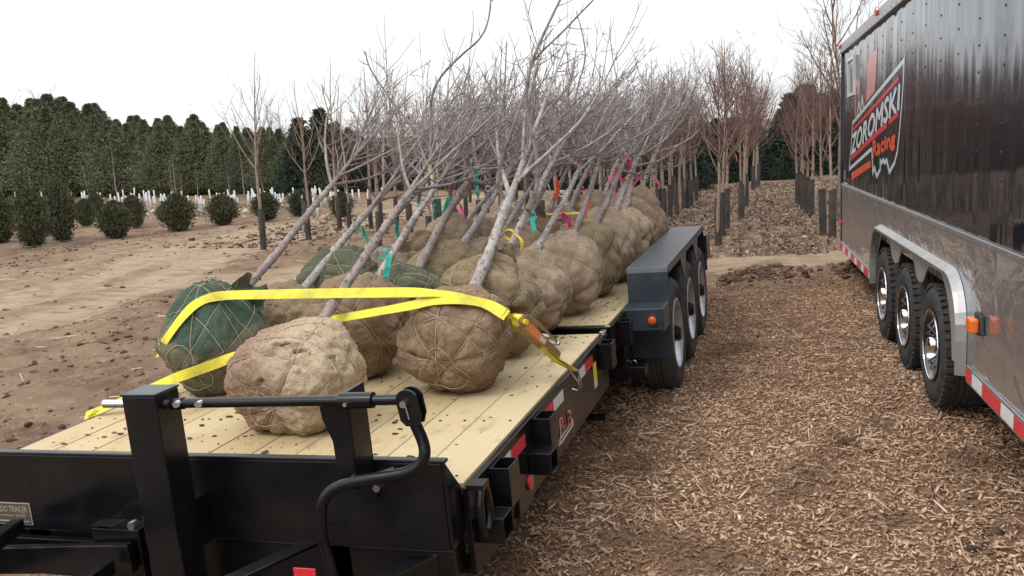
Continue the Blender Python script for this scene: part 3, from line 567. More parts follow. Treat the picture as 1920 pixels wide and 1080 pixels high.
# maker's badge on the rail:  B-B over a swoosh
c00 = atX(1052, 818, HW+.027); c10 = atX(1072, 793, HW+.027); c11 = atX(1070, 768, HW+.027); c01 = atX(1050, 786, HW+.027)
bil = lambda c, a, b: tuple((c[0]*(1-a)*(1-b)+c[1]*a*(1-b)+c[2]*a*b+c[3]*(1-a)*b))
cs = [c00, c10, c11, c01]
sh = lambda v, d: (v[0]+d, v[1], v[2])
ctr = sum(cs)/4; cw = [ctr+(c-ctr)*1.12 for c in cs]
mb = MB()
uv, fs = text_mb('B-B'); 
lettering('B-B', 'white', lambda a, b: sh(bil(cw, a, b), .0002), FL, 'badge_outline'); lettering('B-B', 'red', lambda a, b: sh(bil(cs, a, b), .0012), FL, 'badge_lettering')
mb = MB(); sw = [atX(u, v, HW+.0275) for u, v in ((1047, 836), (1049, 824), (1074, 786), (1075, 797), (1053, 832))]; mb.prism(sw, (.001, 0, 0)); part('badge_swoosh', M['white'], mb)
mb = MB(); sw = [atX(u, v, HW+.029) for u, v in ((1050.5, 829), (1051.5, 824.5), (1072, 792), (1072.5, 795))]; mb.prism(sw, (.0006, 0, 0)); part('badge_line', B, mb)
# running gear
WY = [3.40, 4.21, 5.02]; WZ = -.305; TR = .385; XO = 1.285
def wheel(parent, c, out, R, Wd, rimr, tyre_m, style, steer=1):
    """c: centre of the outer face, out: +1/-1 x direction of outside, in parent's local frame"""
    w = empty('wheel', c); WM.pop(w.name); w.parent = parent; WM[w.name] = WM[parent.name] @ Matrix.Translation(c)
    ax = (out, 0, 0); d = Wd; mb = MB()
    pr = [(-d*.98, rimr), (-d*1.0, rimr+.02), (-d*1.03, (rimr+R)/2), (-d*.96, R-.028), (-d*.86, R-.006), (-d*.80, R), (-d*.66, R), (-d*.655, R-.009), (-d*.63, R-.009), (-d*.625, R), (-d*.52, R), (-d*.515, R-.009), (-d*.485, R-.009), (-d*.48, R), (-d*.375, R), (-d*.37, R-.009), (-d*.345, R-.009), (-d*.34, R), (-d*.20, R), (-d*.14, R-.006), (-d*.04, R-.028), (.008, (rimr+R)/2+.015), (.006, (rimr+R)/2-.01), (-.004, rimr+.018), (-.012, rimr)]
    mb.lathe(pr, (0, 0, 0), ax, 56)
    if style == 'road':
        n = 46
        for k in range(n):
            a = 2*math.pi*k/n; rr = R+.002
            for s0, s1, off in ((-.96, -.70, 0), (-.26, -.02, .5)):
                aa = a+off*2*math.pi/n; ce = Vector((out*d*(s0+s1)/2, math.cos(aa)*(R-.006), math.sin(aa)*(R-.006)))
                mb.obox(ce, Vector((d*(s1-s0)/2, 0, 0)), Vector((0, -math.sin(aa), math.cos(aa)))*.014, Vector((0, math.cos(aa), math.sin(aa)))*.010)
    mb.build('tyre', tyre_m, w, smooth=True, local=True, angle=50)
    if style == 'steel':
        mb = MB(); pr = [(-.02, rimr+.004), (.0, rimr+.002), (.004, rimr-.010), (-.012, rimr-.022), (-.05, rimr-.035), (-.10, rimr-.05), (-.105, rimr*.62), (-.06, rimr*.50), (-.05, rimr*.30), (-.05, .001)]
        mb.lathe(pr, (0, 0, 0), ax, 40); r = mb.build('rim', M['rimgrey'], w, smooth=True, local=True, angle=50)
        mb = MB(); mb.lathe([(-.06, .055), (.005, .052), (.02, .04), (.022, .001)], (0, 0, 0), ax, 20); mb.build('hub', M['black'], w, smooth=True, local=True)
        mb = MB()
        for k in range(8): a = 2*math.pi*k/8; mb.cyl((-.055*out, .10*math.cos(a), .10*math.sin(a)), (-.03*out, .10*math.cos(a), .10*math.sin(a)), .011, 6)
        mb.build('lug_nuts', M['zinc'], w, local=True)
        mb = MB()
        for k in range(8): a = 2*math.pi*(k+.5)/8; ce = Vector((-.098*out, .168*math.cos(a), .168*math.sin(a))); mb.cyl(ce, ce+Vector((.006*out, 0, 0)), .02, 12)
        mb.build('hand_holes', M['black'], w, local=True)
    else:
        mb = MB(); mb.lathe([(-.02, rimr+.004), (.002, rimr+.002), (.006, rimr-.008), (-.01, rimr-.02), (-.12, rimr-.03), (-.13, .05), (-.13, .001)], (0, 0, 0), ax, 48); mb.build('rim', M['rimblack'], w, smooth=True, local=True, angle=50)
        mb = MB(); mb.lathe([(-.002, rimr+.001), (.0075, rimr-.001), (.008, rimr-.005), (-.004, rimr-.009)], (0, 0, 0), ax, 48, True)
        for k in range(5):
            for dl in (-.16, .16):
                a = 2*math.pi*k/5+.3; a2 = a+dl*.9; p0 = Vector((-.075*out, math.cos(a)*.05, math.sin(a)*.05)); p1 = Vector((-.012*out, math.cos(a2)*(rimr-.012), math.sin(a2)*(rimr-.012))); mb.beam(p0, p1, .009, .010, (out, 0, 0))
        mb.build('spokes', M['chrome'], w, local=True)
        mb = MB(); mb.lathe([(-.13, .056), (-.01, .050), (.012, .043), (.020, .030), (.022, .001)], (0, 0, 0), ax, 28); mb.build('hub_cap', M['chrome'], w, smooth=True, local=True, angle=40)
    return w
for y in WY:
    for sx in (1, -1): wheel(FL, (sx*XO, y-2.6, WZ+.69), sx, TR, .215, .238, M['rubber'], 'steel')
mb = MB()
for y in WY: mb.cyl((-1.06, y, WZ), (1.06, y, WZ), .05, 12)
part('axles', B, mb, smooth=True)
FW = .262
for sx in (1, -1):
    xi, xo = sx*(HW+.004), sx*(HW+FW); a, b = sorted((xi, xo)); mb = MB(); y0, y1, zt, zb = 2.97, 5.42, .222, -.365; r = .035
    F = M['fender']
    th = .006
    # bent top sheet: front face, top, rear face
    prof = [(y0, zb), (y0, zt-r), (y0+r*.3, zt-r*.3), (y0+r, zt), (y1-.22, zt), (y1, zt-.26), (y1, -.2)]
    pin = [(y0+th, zb), (y0+th, zt-r), (y0+r*.3+th, zt-r*.3-th), (y0+r, zt-th), (y1-.22-.003, zt-th), (y1-th, zt-.26-.002), (y1-th, -.2)]
    for (p0, p1), (q0, q1) in zip(zip(prof[:-1], prof[1:]), zip(pin[:-1], pin[1:])):
        mb.add([(x, *pp) for x in (a, b) for pp in (p0, p1, q1, q0)], [(0, 1, 2, 3), (7, 6, 5, 4), (0, 4, 5, 1), (1, 5, 6, 2), (2, 6, 7, 3), (3, 7, 4, 0)])
    fd = part('fender', F, mb, smooth=True, angle=25)
    # outer flange and inner wall
    def flange(x, t, inner):
        m2 = MB(); xs_ = x; m2.box(*sorted((xs_, xs_+t)), y0+r, y1-.23, zt-.05, zt-th-.001)
        if inner: m2.box(*sorted((xs_, xs_+t)), y0+th+.001, y1-.24, -.16, zt-.051)
        return m2
    part('fender_flange', F, flange(xo-sx*.008, sx*.0075, False), fd)
    part('fender_side', F, flange(xi+sx*.001, sx*.006, True), fd)
    for yc in ((WY[0]+WY[1])/2, (WY[1]+WY[2])/2):
        m2 = MB(); m2.prism([(xo-sx*.009, yc-.17, zt-.051), (xo-sx*.009, yc+.17, zt-.051), (xo-sx*.009, yc+.03, zt-.20), (xo-sx*.009, yc-.03, zt-.20)], (sx*.008, 0, 0)); m2.box(*sorted((xi+sx*.008, xo-sx*.010)), yc-.012, yc+.012, zt-.13, zt-.008); part('fender_gusset', F, m2, fd)
    # marker box in front
    m2 = MB(); m2.box(a+.001, b-.012, 2.74, y0-.001, -.135, .0); m2.box(*sorted((xo-sx*.012, xo-sx*.002)), 2.70, y0-.001, -.14, .008); bx_ = part('marker_box', F, m2, bevel=.004)
    c = Vector((sx*(HW+.185), 2.738, -.068)); m2 = MB(); m2.lathe([(0, .034), (.012, .034), (.012, .027), (.004, .026)], c, (0, -1, 0), 24); part('lamp_grommet', M['rubber'], m2, bx_, smooth=True)
    m2 = MB(); m2.lathe([(.002, .026), (.014, .024), (.019, .014), (.020, .001)], c, (0, -1, 0), 24); part('marker_lamp', M['amber'], m2, bx_, smooth=True)
    m2 = MB(); m2.box(*sorted((sx*(HW+.03), sx*(HW+.20))), 5.56, 5.70, -.12, .02); m2.box(*sorted((sx*(HW+.20), sx*(HW+.26))), 5.50, 5.80, -.12, .10); part('tail_light_box', B, m2, bevel=.004)
# latch pin with loop, grease fitting, cross tube
q = Vector(atY(1185, 684, 2.80)); mb = MB(); mb.tube([q+Vector((-.13, 0, 0)), q], .004, 8); loop = [q+Vector((.0+.018*math.cos(a)+.012, 0, .004+.026*math.sin(a))) for a in [2*math.pi*k/20 for k in range(21)]]; mb.tube(loop, .0035, 6, False); part('latch_pin', M['chrome'], mb, smooth=True)
q = Vector(atY(1190, 697, 2.85)); mb = MB(); mb.cyl(q+Vector((-.12, 0, 0)), q+Vector((.05, 0, 0)), .009, 10); part('tilt_rod', M['zinc'], mb, smooth=True)
mb = MB(); mb.box(.98, 1.07, 2.60, 2.74, -.40, -.17); mb.box(.9, 1.2, 2.5, 2.62, -.36, -.30); part('tilt_latch', B, mb, bevel=.004)
q = atY(1167, 664, 2.75); mb = MB(); mb.box(q[0]-.01, q[0]+.01, 2.70, 2.73, q[2]-.04, q[2]+.03); part('tag_plate', M['yellowlab'], mb)
mb = MB(); mb.cyl((.9, 2.0, -.44), (1.06, 2.0, -.44), .02, 10); part('wiring_tube', B, mb)
mb = MB()
for k, (u, v) in enumerate([(1126, 576+50), (1141, 615)]): q = atY(u, v, 2.2); mb.box(1.03, 1.06, 2.13+.15*k, 2.19+.11*k, -.03+.02*k, .004)
part('lock_lug', M['zinc'], mb, bevel=.003)
# crumbs of earth on the deck
rs = np.random.RandomState(4); mb = MB()
for k in range(900):
    x = rs.uniform(-.95, .98); y = rs.uniform(.02, 2.05)
    if fbm(np.array([x*2.2+4]), np.array([y*1.6+2]), 3)[0] < .50 and rs.rand() < .8: continue
    s = .0022+.0085*rs.rand()**3.5; mb.cr = rs.rand()*.9; q_ = len(mb.v); mb.lathe([(-s*.2, .0005), (0, s), (s*.3, s*.7), (s*.45, .0005)], (x, y, s*.2+.001), (rs.normal(0, .3), rs.normal(0, .3), 1), 7); kx = rs.uniform(.6, 2.2); mb.v[q_:] = [(x+(a-x)*kx+rs.normal(0, s*.15), b+rs.normal(0, s*.15), c) for a, b, c in mb.v[q_:]]
for k in range(240):
    x = rs.uniform(.2, 1.0); y = rs.uniform(2.4, 4.2); s = .003+.008*rs.rand()**2; mb.cr = rs.rand()*.7; mb.lathe([(-s*.3, .0005), (0, s), (s*.6, .0005)], (x, y, s*.25+.001), (0, 0, 1), 5)
tag(mb.build('soil_crumbs', M['clod'], None, True), 'small crumbs of dark soil scattered over the pale plank deck', 'soil crumbs', kind='stuff')
# ================================================================== ENCLOSED TRAILER
qx, qs, ql, qm = 2.80, -.059, .039, -.018
eY = np.array([qs, 1, qm]); eY /= np.linalg.norm(eY); eZ = np.array([ql, -qm, 1.]); eZ -= eY*(eZ@eY); eZ /= np.linalg.norm(eZ); eX = np.cross(eY, eZ); eO = np.array([qx, 2.9, -.3])
emw = Matrix(((eX[0], eY[0], eZ[0], eO[0]), (eX[1], eY[1], eZ[1], eO[1]), (eX[2], eY[2], eZ[2], eO[2]), (0, 0, 0, 1)))
EN = empty('enclosed_trailer', label='tall black enclosed trailer with polished lower skin and white and red lettering, on three axles', cat='trailer', mw=emw)
def Wl(u, v, off=0.0):
    d = ray(u, v); n = eX; P0 = eO+eX*off; t = ((P0-CP)@n)/(d@n); P = CP+d*t-eO; return np.array([P@eX, P@eY, P@eZ])
def ep(name, m, mb, parent=None, **k): return mb.build(name, m, parent or EN, local=True, **k)
YF, YR, ZB, ZS, ZT = -6.2, 4.80, .008, .69, 2.11
WD = 2.5
# black upper body (closed box shell) ------------------------------------------------
mb = MB(); mb.box(.012, WD, YF, YR, ZS-.3, ZT); ep('body', M['skin'], mb)
mb = MB(); mb.box(.25, WD-.012, YF, YR-.01, ZB-.02, ZS-.302); mb.box(.02, .24, YF, -.72, ZB-.01, ZS-.302); mb.box(.02, .24, 2.28, YR-.01, ZB-.01, ZS-.302); ep('underbody', M['rubber'], mb)
# side skin panel black with real face detail: studs
mb = MB()
ny = int((YR-YF)/.41)
for i in range(ny+1):
    y = YF+.1+i*.41
    if y > YR-.08: break
    for k in range(13):
        z = ZS+.05+k*.121
        if z < ZT-.04: mb.lathe([(0, .0065), (.003, .0055), (.0045, .001)], (.012, y, z), (-1, 0, 0), 8)
ep('stud_screws', M['rubber'], mb)['kind'] = 'stuff'
mb = MB()
for i in range(ny//3+1):
    y = YF+.3+i*1.23
    mb.box(.0085, .0118, y, y+.006, ZS+.0, ZT)
# polished lower skin with wheel opening
NF, NR, NT_, NB = -.69, 2.24, .468, ZB
arc = lambda cy, cz, r, a0, a1, n=8: [(cy+r*math.cos(a0+(a1-a0)*k/n), cz+r*math.sin(a0+(a1-a0)*k/n)) for k in range(n+1)]
notch = [(NF, NB)]+[(NF, .18)]+arc(NF+.26, NT_-.26, .26, math.pi, math.pi/2)[1:]+arc(NR-.26, NT_-.26, .26, math.pi/2, 0)+[(NR, NB)]
outer = [(YF, ZB), *notch, (YR, ZB), (YR, ZS), (YF, ZS)]
def plate2d(poly, x0, x1): 
    mb = MB(); mb.prism([(x0, a, b) for a, b in poly], (x1-x0, 0, 0)); return mb
sk = plate2d(outer, .0, .008); ep('lower_skin', M['polish'], sk)
mb = MB(); mb.box(-.006, .011, YF, YR, ZS-.012, ZS+.016); ep('skin_trim', M['alum'], mb, bevel=.003)
mb = MB()
for i in range(40):
    y = YF+.15+i*.29
    if y < YR: mb.lathe([(0, .006), (.003, .001)], (-.006, y, ZS+.002), (-1, 0, 0), 8)
    if y < YR-.1 and i % 2: mb.lathe([(0, .007), (.003, .001)], (.0, y, ZS-.035), (-1, 0, 0), 8)
ep('trim_screws', M['zinc'], mb)['kind'] = 'stuff'
# scalloped skirt inside the opening
WYe = [.07, .95, 1.86]; ra = .445; cz = .008
pts = [(NF+.002, NB), (NF+.002, .18)]+arc(NF+.26, NT_-.26, .258, math.pi, math.pi/2)[1:]+arc(NR-.26, NT_-.26, .258, math.pi/2, 0)+[(NR-.002, NB)]
low = []
def scal(c, first, last):
    return arc(c, cz, ra, R_(0 if last else 42), R_(180 if first else 138), 14)
low += [(WYe[2]+ra, NB)]+scal(WYe[2], False, True); low += [((WYe[1]+WYe[2])/2+.012, .285), ((WYe[1]+WYe[2])/2-.012, .285)]+scal(WYe[1], False, False); low += [((WYe[0]+WYe[1])/2+.012, .285), ((WYe[0]+WYe[1])/2-.012, .285)]+scal(WYe[0], True, False)+[(WYe[0]-ra, NB)]
ep('wheel_skirt', M['skirt'], plate2d(pts+low, .010, .016))
# rolled flare round the opening
def flare(mb, path, x0, x1, w):
    vs = []; n = len(path); fs = []
    for i, (a, b) in enumerate(path):
        p0 = path[max(i-1, 0)]; p1 = path[min(i+1, n-1)]; t = Vector((p1[0]-p0[0], p1[1]-p0[1])).normalized(); nn = Vector((-t.y, t.x))
        for dn, x in ((0, x0), (0, x1), (w*.45, x1-.004), (w*.62, x1+.012), (w, x0+.0)): vs.append((x, a+nn.x*dn, b+nn.y*dn))
    for i in range(n-1):
        for j in range(5): a = 5*i+j; b = 5*i+(j+1) % 5; fs.append((a, b, b+5, a+5))
    mb.add(vs, fs)
mb = MB(); flare(mb, [(a, b) for a, b in notch], -.002, -.045, .045); ep('wheel_flare', M['alum'], mb)
mb = MB()
for a, b in notch[::2]: 
    pass
# reflective strip and bottom rail
for (a0, a1) in ((YF, NF-.09), (NR+.09, YR)):
    mb = MB(); mb.box(-.012, -.0005, a0, a1, ZB-.015, ZB+.070); ep('bottom_rail', M['alum'], mb, bevel=.003)
    y = a1; k = 0
    first = True
    while y > a0:
        L = .30 if k % 2 == 0 else .18
        if first and a1 < 0: L = .12; first = False
        y2 = max(a0, y-L); mb = MB(); mb.box(-.0138, -.0124, y2, y-.001, ZB-.004, ZB+.056); ep('reflector_tape', M['tape_red' if k % 2 == 0 else 'tape_white'], mb); y = y2; k += 1
# roof rail, corner post
mb = MB(); mb.box(-.012, .05, YF, YR+.012, ZT-.005, ZT+.055); mb.box(-.02, .03, YF, YR+.012, ZT-.050, ZT-.0055); ep('roof_rail', M['alum'], mb, bevel=.006)
mb = MB()
for i in range(60):
    y = YF+.1+i*.2
    if y < YR: mb.lathe([(0, .007), (.004, .001)], (-.02, y, ZT-.028), (-1, 0, 0), 6)
ep('rail_screws', M['rubber'], mb)['kind'] = 'stuff'
mb = MB(); mb.box(.0, WD, YF+.02, YR, ZT+.0, ZT+.045); ep('roof', M['whiteguard'], mb)
mb = MB(); mb.box(-.008, .05, YR-.035, YR+.014, ZB, ZT-.052); ep('corner_post', M['skin'], mb, bevel=.006)
for y in (YR-.03, 2.2): mb = MB(); mb.box(-.035, -.0125, y-.03, y+.03, ZT+.006, ZT+.045); ep('clearance_lamp', M['redlens'], mb, bevel=.006)
# rear small window
w = [Wl(u, v, .01) for u, v in ((1592, 108), (1603, 105), (1603, 180), (1590, 182))]; wy0, wy1 = min(a[1] for a in w), max(a[1] for a in w); wz0, wz1 = 1.585, 1.955; wy0, wy1 = 3.70, 4.18
mb = MB(); t = .03
for a in ((wy0, wy1, wz0, wz0+t), (wy0, wy1, wz1-t, wz1), (wy0, wy0+t, wz0+t, wz1-t), (wy1-t, wy1, wz0+t, wz1-t)): mb.box(-.014, .0118, *a)
fr = ep('vent_window', M['white'], mb); mb = MB(); mb.box(.0, .0115, wy0+t, wy1-t, wz0+t, wz1-t); ep('pane', M['glass'], mb, fr)
# side markers
q = Wl(1828, 610, -.03); mb = MB(); mb.prism([(-.002, q[1]-.055, q[2]-.04), (-.002, q[1]+.055, q[2]-.055), (-.002, q[1]+.06, q[2]+.055), (-.002, q[1]-.05, q[2]+.05)], (-.018, 0, 0)); lm = ep('side_marker', M['rubber'], mb, bevel=.005)
mb = MB(); mb.box(-.062, -.0205, q[1]-.040, q[1]+.045, q[2]-.035, q[2]+.036); ep('marker_lens', M['amber2'], mb, lm, bevel=.012)
q = Wl(1577, 415); mb = MB(); mb.box(-.02, -.0005, q[1]-.10, q[1]+.02, .27, .31); ep('side_marker', M['redlens'], mb, bevel=.006)
# wheels
for y in WYe: 
    wheel(EN, (-.004, y, -.012), -1, .352, .235, .205, M['rubber'], 'road')
    wheel(EN, (WD+.004, y, -.012), 1, .352, .23, .205, M['rubber'], 'road')
mb = MB()
for y in WYe: mb.cyl((.2, y, -.012), (2.3, y, -.012), .045, 10)
mb.box(.5, .62, YF, YR, ZB-.12, ZB-.021); mb.box(1.9, 2.02, YF, YR, ZB-.12, ZB-.021); ep('axles', M['black'], mb)
# graphics on the side ------------------------------------------------------------
def poly_dec(name, m, pts, off=.0105, parent=None):
    P = [Wl(u, v, .012) for u, v in pts]; mb = MB(); mb.prism([(off-.0012, a[1], a[2]) for a in P], (.0012, 0, 0)); return ep(name, m, mb, parent)
def line_dec(name, m, pts, wpx, parent=None, off=.0095):
    P = [Wl(u, v, .012) for u, v in pts]; mb = MB(); Q = [Vector((a[1], a[2])) for a in P]; n = len(Q); vs = []; fs = []
    for i, a in enumerate(Q):
        t0 = (Q[i]-Q[i-1]).normalized() if i > 0 else (Q[1]-Q[0]).normalized(); t1 = (Q[i+1]-Q[i]).normalized() if i < n-1 else t0
        n0 = Vector((-t0.y, t0.x)); n1 = Vector((-t1.y, t1.x)); bis = (n0+n1); bis = bis.normalized() if bis.length > .2 else n0; k = wpx/2/max(.45, bis.dot(n1))
        for s in (-1, 1): c = a+bis*k*s; vs.append((off, c.x, c.y))
        for s in (1, -1): c = a+bis*k*s; vs.append((off+.0008, c.x, c.y))
    for i in range(n-1):
        for j in range(4): a = 4*i+j; b = 4*i+(j+1) % 4; fs.append((a, b, b+4, a+4))
    mb.add(vs, fs); return ep(name, m, mb, parent)
poly_dec('faded_decal', M['pink'], [(1628, 110), (1646, 90), (1641, 171), (1624, 192)])
line_dec('faded_letter', M['pink'], [(1605, 225), (1605, 155), (1612, 158), (1611, 190)], .07)
line_dec('faded_letter', M['white'], [(1607, 222), (1611, 190), (1614, 214), (1617, 183), (1620, 205)], .035)
og = [(1635, 279), (1593, 317), (1599, 231), (1696, 113), (1694, 160), (1691, 200), (1687, 250), (1683, 285), (1678, 305), (1668, 323), (1663, 300), (1659, 305), (1656, 300), (1653, 306), (1651, 302), (1651, 318), (1644, 331), (1640, 314), (1637, 325), (1635, 279)]
line_dec('logo_outline', M['white'], og, .034)
line_dec('logo_stripe', M['red'], [(1600, 243), (1622, 219), (1650, 188), (1686, 146)], .03)
line_dec('logo_stripe', M['red'], [(1597, 297), (1630, 264), (1664, 233)], .045)
line_dec('logo_stripe', M['red'], [(1667, 230), (1685, 213)], .035)
poly_dec('orange_panel', M['orange'], [(1597, 324), (1632, 301), (1633, 313), (1597, 338)])
def quad_text(txt, mname, cs, nm):
    P = [Wl(u, v, .012) for u, v in cs]; uv, fs = text_mb(txt); mb = MB()
    # projective-free bilinear map on the wall plane
    vs = []
    for a, b in uv:
        p = P[0]*(1-a)*(1-b)+P[1]*a*(1-b)+P[2]*a*b+P[3]*(1-a)*b; vs.append((.0088, p[1], p[2]))
    mb.add(vs, fs); return ep(nm, M[mname], mb)
def bold_text(txt, mname, cs, nm): 
    """heavier lettering: three slightly shifted copies"""
    P = [Wl(u, v, .012) for u, v in cs]; uv, fs = text_mb(txt); mb = MB()
    for k, (dy, dz) in enumerate(((0, 0), (.018, .004), (-.018, -.004), (.0, .012))):
        vs = []
        for a, b in uv:
            p = P[0]*(1-a)*(1-b)+P[1]*a*(1-b)+P[2]*a*b+P[3]*(1-a)*b; vs.append((.0088-.0001*k, p[1]+dy, p[2]+dz))
        mb.add(vs, fs)
    return ep(nm, M[mname], mb)
bold_text('ZOROMSKI', 'white', [(1596.5, 291), (1686, 206), (1688.5, 157), (1599, 254)], 'side_lettering')
bold_text('Racing', 'orange', [(1637, 306), (1678.5, 279), (1680, 246), (1637.5, 266)], 'side_lettering')
q = Wl(1580, 326, .012); mb = MB(); mb.lathe([(0, .05), (.001, .05), (.001, .038), (0, .038)], (.0105, YR-.22, .80), (-1, 0, 0), 20, True); ep('round_decal', M['white'], mb)
mb = MB(); mb.box(.0092, .0104, YR-.42, YR-.12, .685, .70); mb.box(.0092, .0104, YR-.40, YR-.16, .715, .725); ep('small_lettering', M['whiteguard'], mb)
# ================================================================== BALLED AND BURLAPPED TREES ON THE DECK
TILT = R_(22.5)
AX = Vector((0, math.cos(TILT), math.sin(TILT)))
def nz(v, s, sc): return noise.noise((v*sc)+Vector((s*13.7, s*7.1, s*3.3)))
def make_ball(root, c, r, sc, seed, mname, raggy=0.0, pil=1.0, tw=1.0, taper=0.0, holes=()):
    """c: centre (world); lumpy laced ball flattened where it rests"""
    rs = random.Random(seed); planes = []
    e1 = AX.cross(Vector((0, 0, 1))).normalized(); e2 = AX.cross(e1)
    k0 = rs.uniform(0, math.pi)
    for k in range(4): a = k0+math.pi*k/4+rs.uniform(-.15, .15); planes.append(((e1*math.cos(a)+e2*math.sin(a)+AX*rs.uniform(-.12, .12)).normalized(), rs.uniform(-.12, .12)))
    planes.append(((AX+e1*rs.uniform(-.15, .15)).normalized(), .42)); planes.append(((AX+e2*rs.uniform(-.2, .2)).normalized(), -.05)); planes.append(((AX+e1*rs.uniform(-.2, .2)).normalized(), -.55))
    for k in range(2): planes.append((Vector((rs.gauss(0, 1), rs.gauss(0, 1), rs.gauss(0, 1))).normalized(), rs.uniform(-.35, .35)))
    zmin = -r*sc[2]*.93
    def base(n):
        # barrel shape: slightly flat ends along the axis
        h = abs(n.dot(AX)); R = 1.0/((h**2.6+(1-h*h)**1.3)**(1/2.6))
        R *= 1+.16*nz(n, seed, 1.3)+.05*nz(n, seed+5, 3.1)+.012*nz(n, seed+9, 8)+.055*abs(nz(n, seed+4, 4.2))+.030*abs(nz(n, seed+2, 9))
        return R
    def point(n, groove=1, lift=0):
        R = base(n)
        if groove:
            g = 1
            for N, o in planes:
                d = abs(n.dot(N)-o+.05*nz(n, seed+3, 2.5)); g = min(g, d/.30)
            g = min(1, g); R *= 1-.098*pil*(1-math.sqrt(max(0, 1-(1-g)**2.2)))
        top = n.dot(AX)
        if top > .8 and seed > 1: R *= 1+(top-.8)*.9*(nz(n, seed+7, 7)+.2)
        if raggy:
            q = nz(n, seed+21, 3.3); R *= 1-raggy*max(0, q-.18)*.75+.03*nz(n, seed+11, 22)
        p = Vector((n.x*sc[0], n.y*sc[1], n.z*sc[2]))*(r*(R+lift))
        if taper and p.z > 0: k = 1-taper*min(1, p.z/(r*sc[2])); p.x *= k; p.y *= k
        if seed == 1 and p.z > r*.62: p.z = r*.62+(p.z-r*.62)*.55
        if p.z < zmin: p.z = zmin+(p.z-zmin)*.04
        zt = .0
        return p+Vector(c)
    nu, nv = (156, 100) if seed <= 8 else (96, 60); vs = []; fs = []; rr_ = []
    for i in range(nv+1):
        th = math.pi*i/nv; ct, st = math.cos(th), math.sin(th)
        for j in range(nu):
            a = 2*math.pi*j/nu; n_ = (AX*ct+(e1*math.cos(a)+e2*math.sin(a))*st).normalized(); pt = point(n_); so = .5
            for hd, hr, hw in holes:
                d_ = n_-hd; q_ = math.hypot(d_.dot(hd.cross(Vector((0, 0, 1))))*hw, d_.z)/hr+.35*nz(n_, seed+31, 14)
                if q_ < 1.0: pt -= n_*(.014*(1-q_*q_)); so = max(so, .5+.5*min(1, (1-q_)*3))
                elif q_ < 1.5: pt += n_*.010*(1.5-q_)*2*(1+nz(n_, seed, 30))
            vs.append(pt); rr_.append(so)
    for i in range(nv):
        for j in range(nu): j2 = (j+1) % nu; fs.append((i*nu+j, i*nu+j2, (i+1)*nu+j2, (i+1)*nu+j))
    mb = MB(); mb.add(vs, fs); mb.r = rr_
    # gathered cloth round the trunk base
    n = 40; vs = []; top = Vector(c)+AX*(r*sc[1]*.82-.03)+Vector((0, 0, .01)); L = 5
    for i in range(L):
        for j in range(n):
            a = 2*math.pi*j/n; d = e1*math.cos(a)+e2*math.sin(a); f = i/(L-1)
            rr = (.115*(1-f)**1.6+.026)*(1+.45*noise.noise(Vector((math.cos(a)*2.5, math.sin(a)*2.5, seed+f*.8)))*(1 if i else .4)); rr *= 1+.25*f*math.sin(a*7+seed)
            vs.append(top+d*rr+AX*(f*.10+.05*noise.noise(Vector((a*1.5, f, seed))))-AX*.02)
    if seed > 1: mb.add(vs, [(i*n+j, i*n+(j+1) % n, (i+1)*n+(j+1) % n, (i+1)*n+j) for i in range(L-1) for j in range(n)])
    if rs.random() < .7 and seed > 1:   # a loose folded corner of cloth
        a = rs.uniform(0, 6.28); d = e1*math.cos(a)+e2*math.sin(a); o = Vector(c)+(AX*.62+d*.72)*r*.93; side = d.cross(AX); vs = []
        for i in range(8):
            for j in range(8):
                u, v = i/7-.5, j/7; vs.append(o+side*u*.22*(1-.35*v)+(AX*.55+d*.6)*v*.13+d*.035*math.sin(u*9+v*4)+AX*.03*noise.noise(Vector((u*6, v*6, seed))))
        mb.add(vs, [(i*8+j, (i+1)*8+j, (i+1)*8+j+1, i*8+j+1) for i in range(7) for j in range(7)])
    b = mb.build('root_ball', M[mname], root, smooth=True, angle=180)
    mb = MB()
    for N, o in planes[:int(len(planes)*tw)]:
        f1 = N.cross(Vector((.3, .5, .8))).normalized(); f2 = N.cross(f1); s = math.sqrt(1-o*o); P = []
        for k in range(57):
            a = 2*math.pi*k/56; nn = (N*o+(f1*math.cos(a)+f2*math.sin(a))*s).normalized(); P.append(point(nn, 1, .016+.012*noise.noise(Vector((k*.3, seed, 1)))))
        mb.tube(P, .0017, 5, False)
    # loose loop of twine on the front
    f1 = -AX; P = []
    for k in range(30):
        a = 2*math.pi*k/26+seed; nn = (f1+(e1*math.cos(a)+e2*math.sin(a))*(.42+.1*math.sin(a*3))).normalized(); P.append(point(nn, 1, .03))
    mb.tube(P, .0016, 5, False)
    mb.build('twine', M['twine'], b, smooth=True, angle=180)
    return b
def bend_path(p, d, L, n, target, k, rs, wob=.06):
    P = [Vector(p)]; d = Vector(d).normalized()
    for i in range(n):
        d = (d+target*k+Vector((rs.gauss(0, wob), rs.gauss(0, wob), rs.gauss(0, wob)))).normalized(); P.append(P[-1]+d*(L/n))
    return P
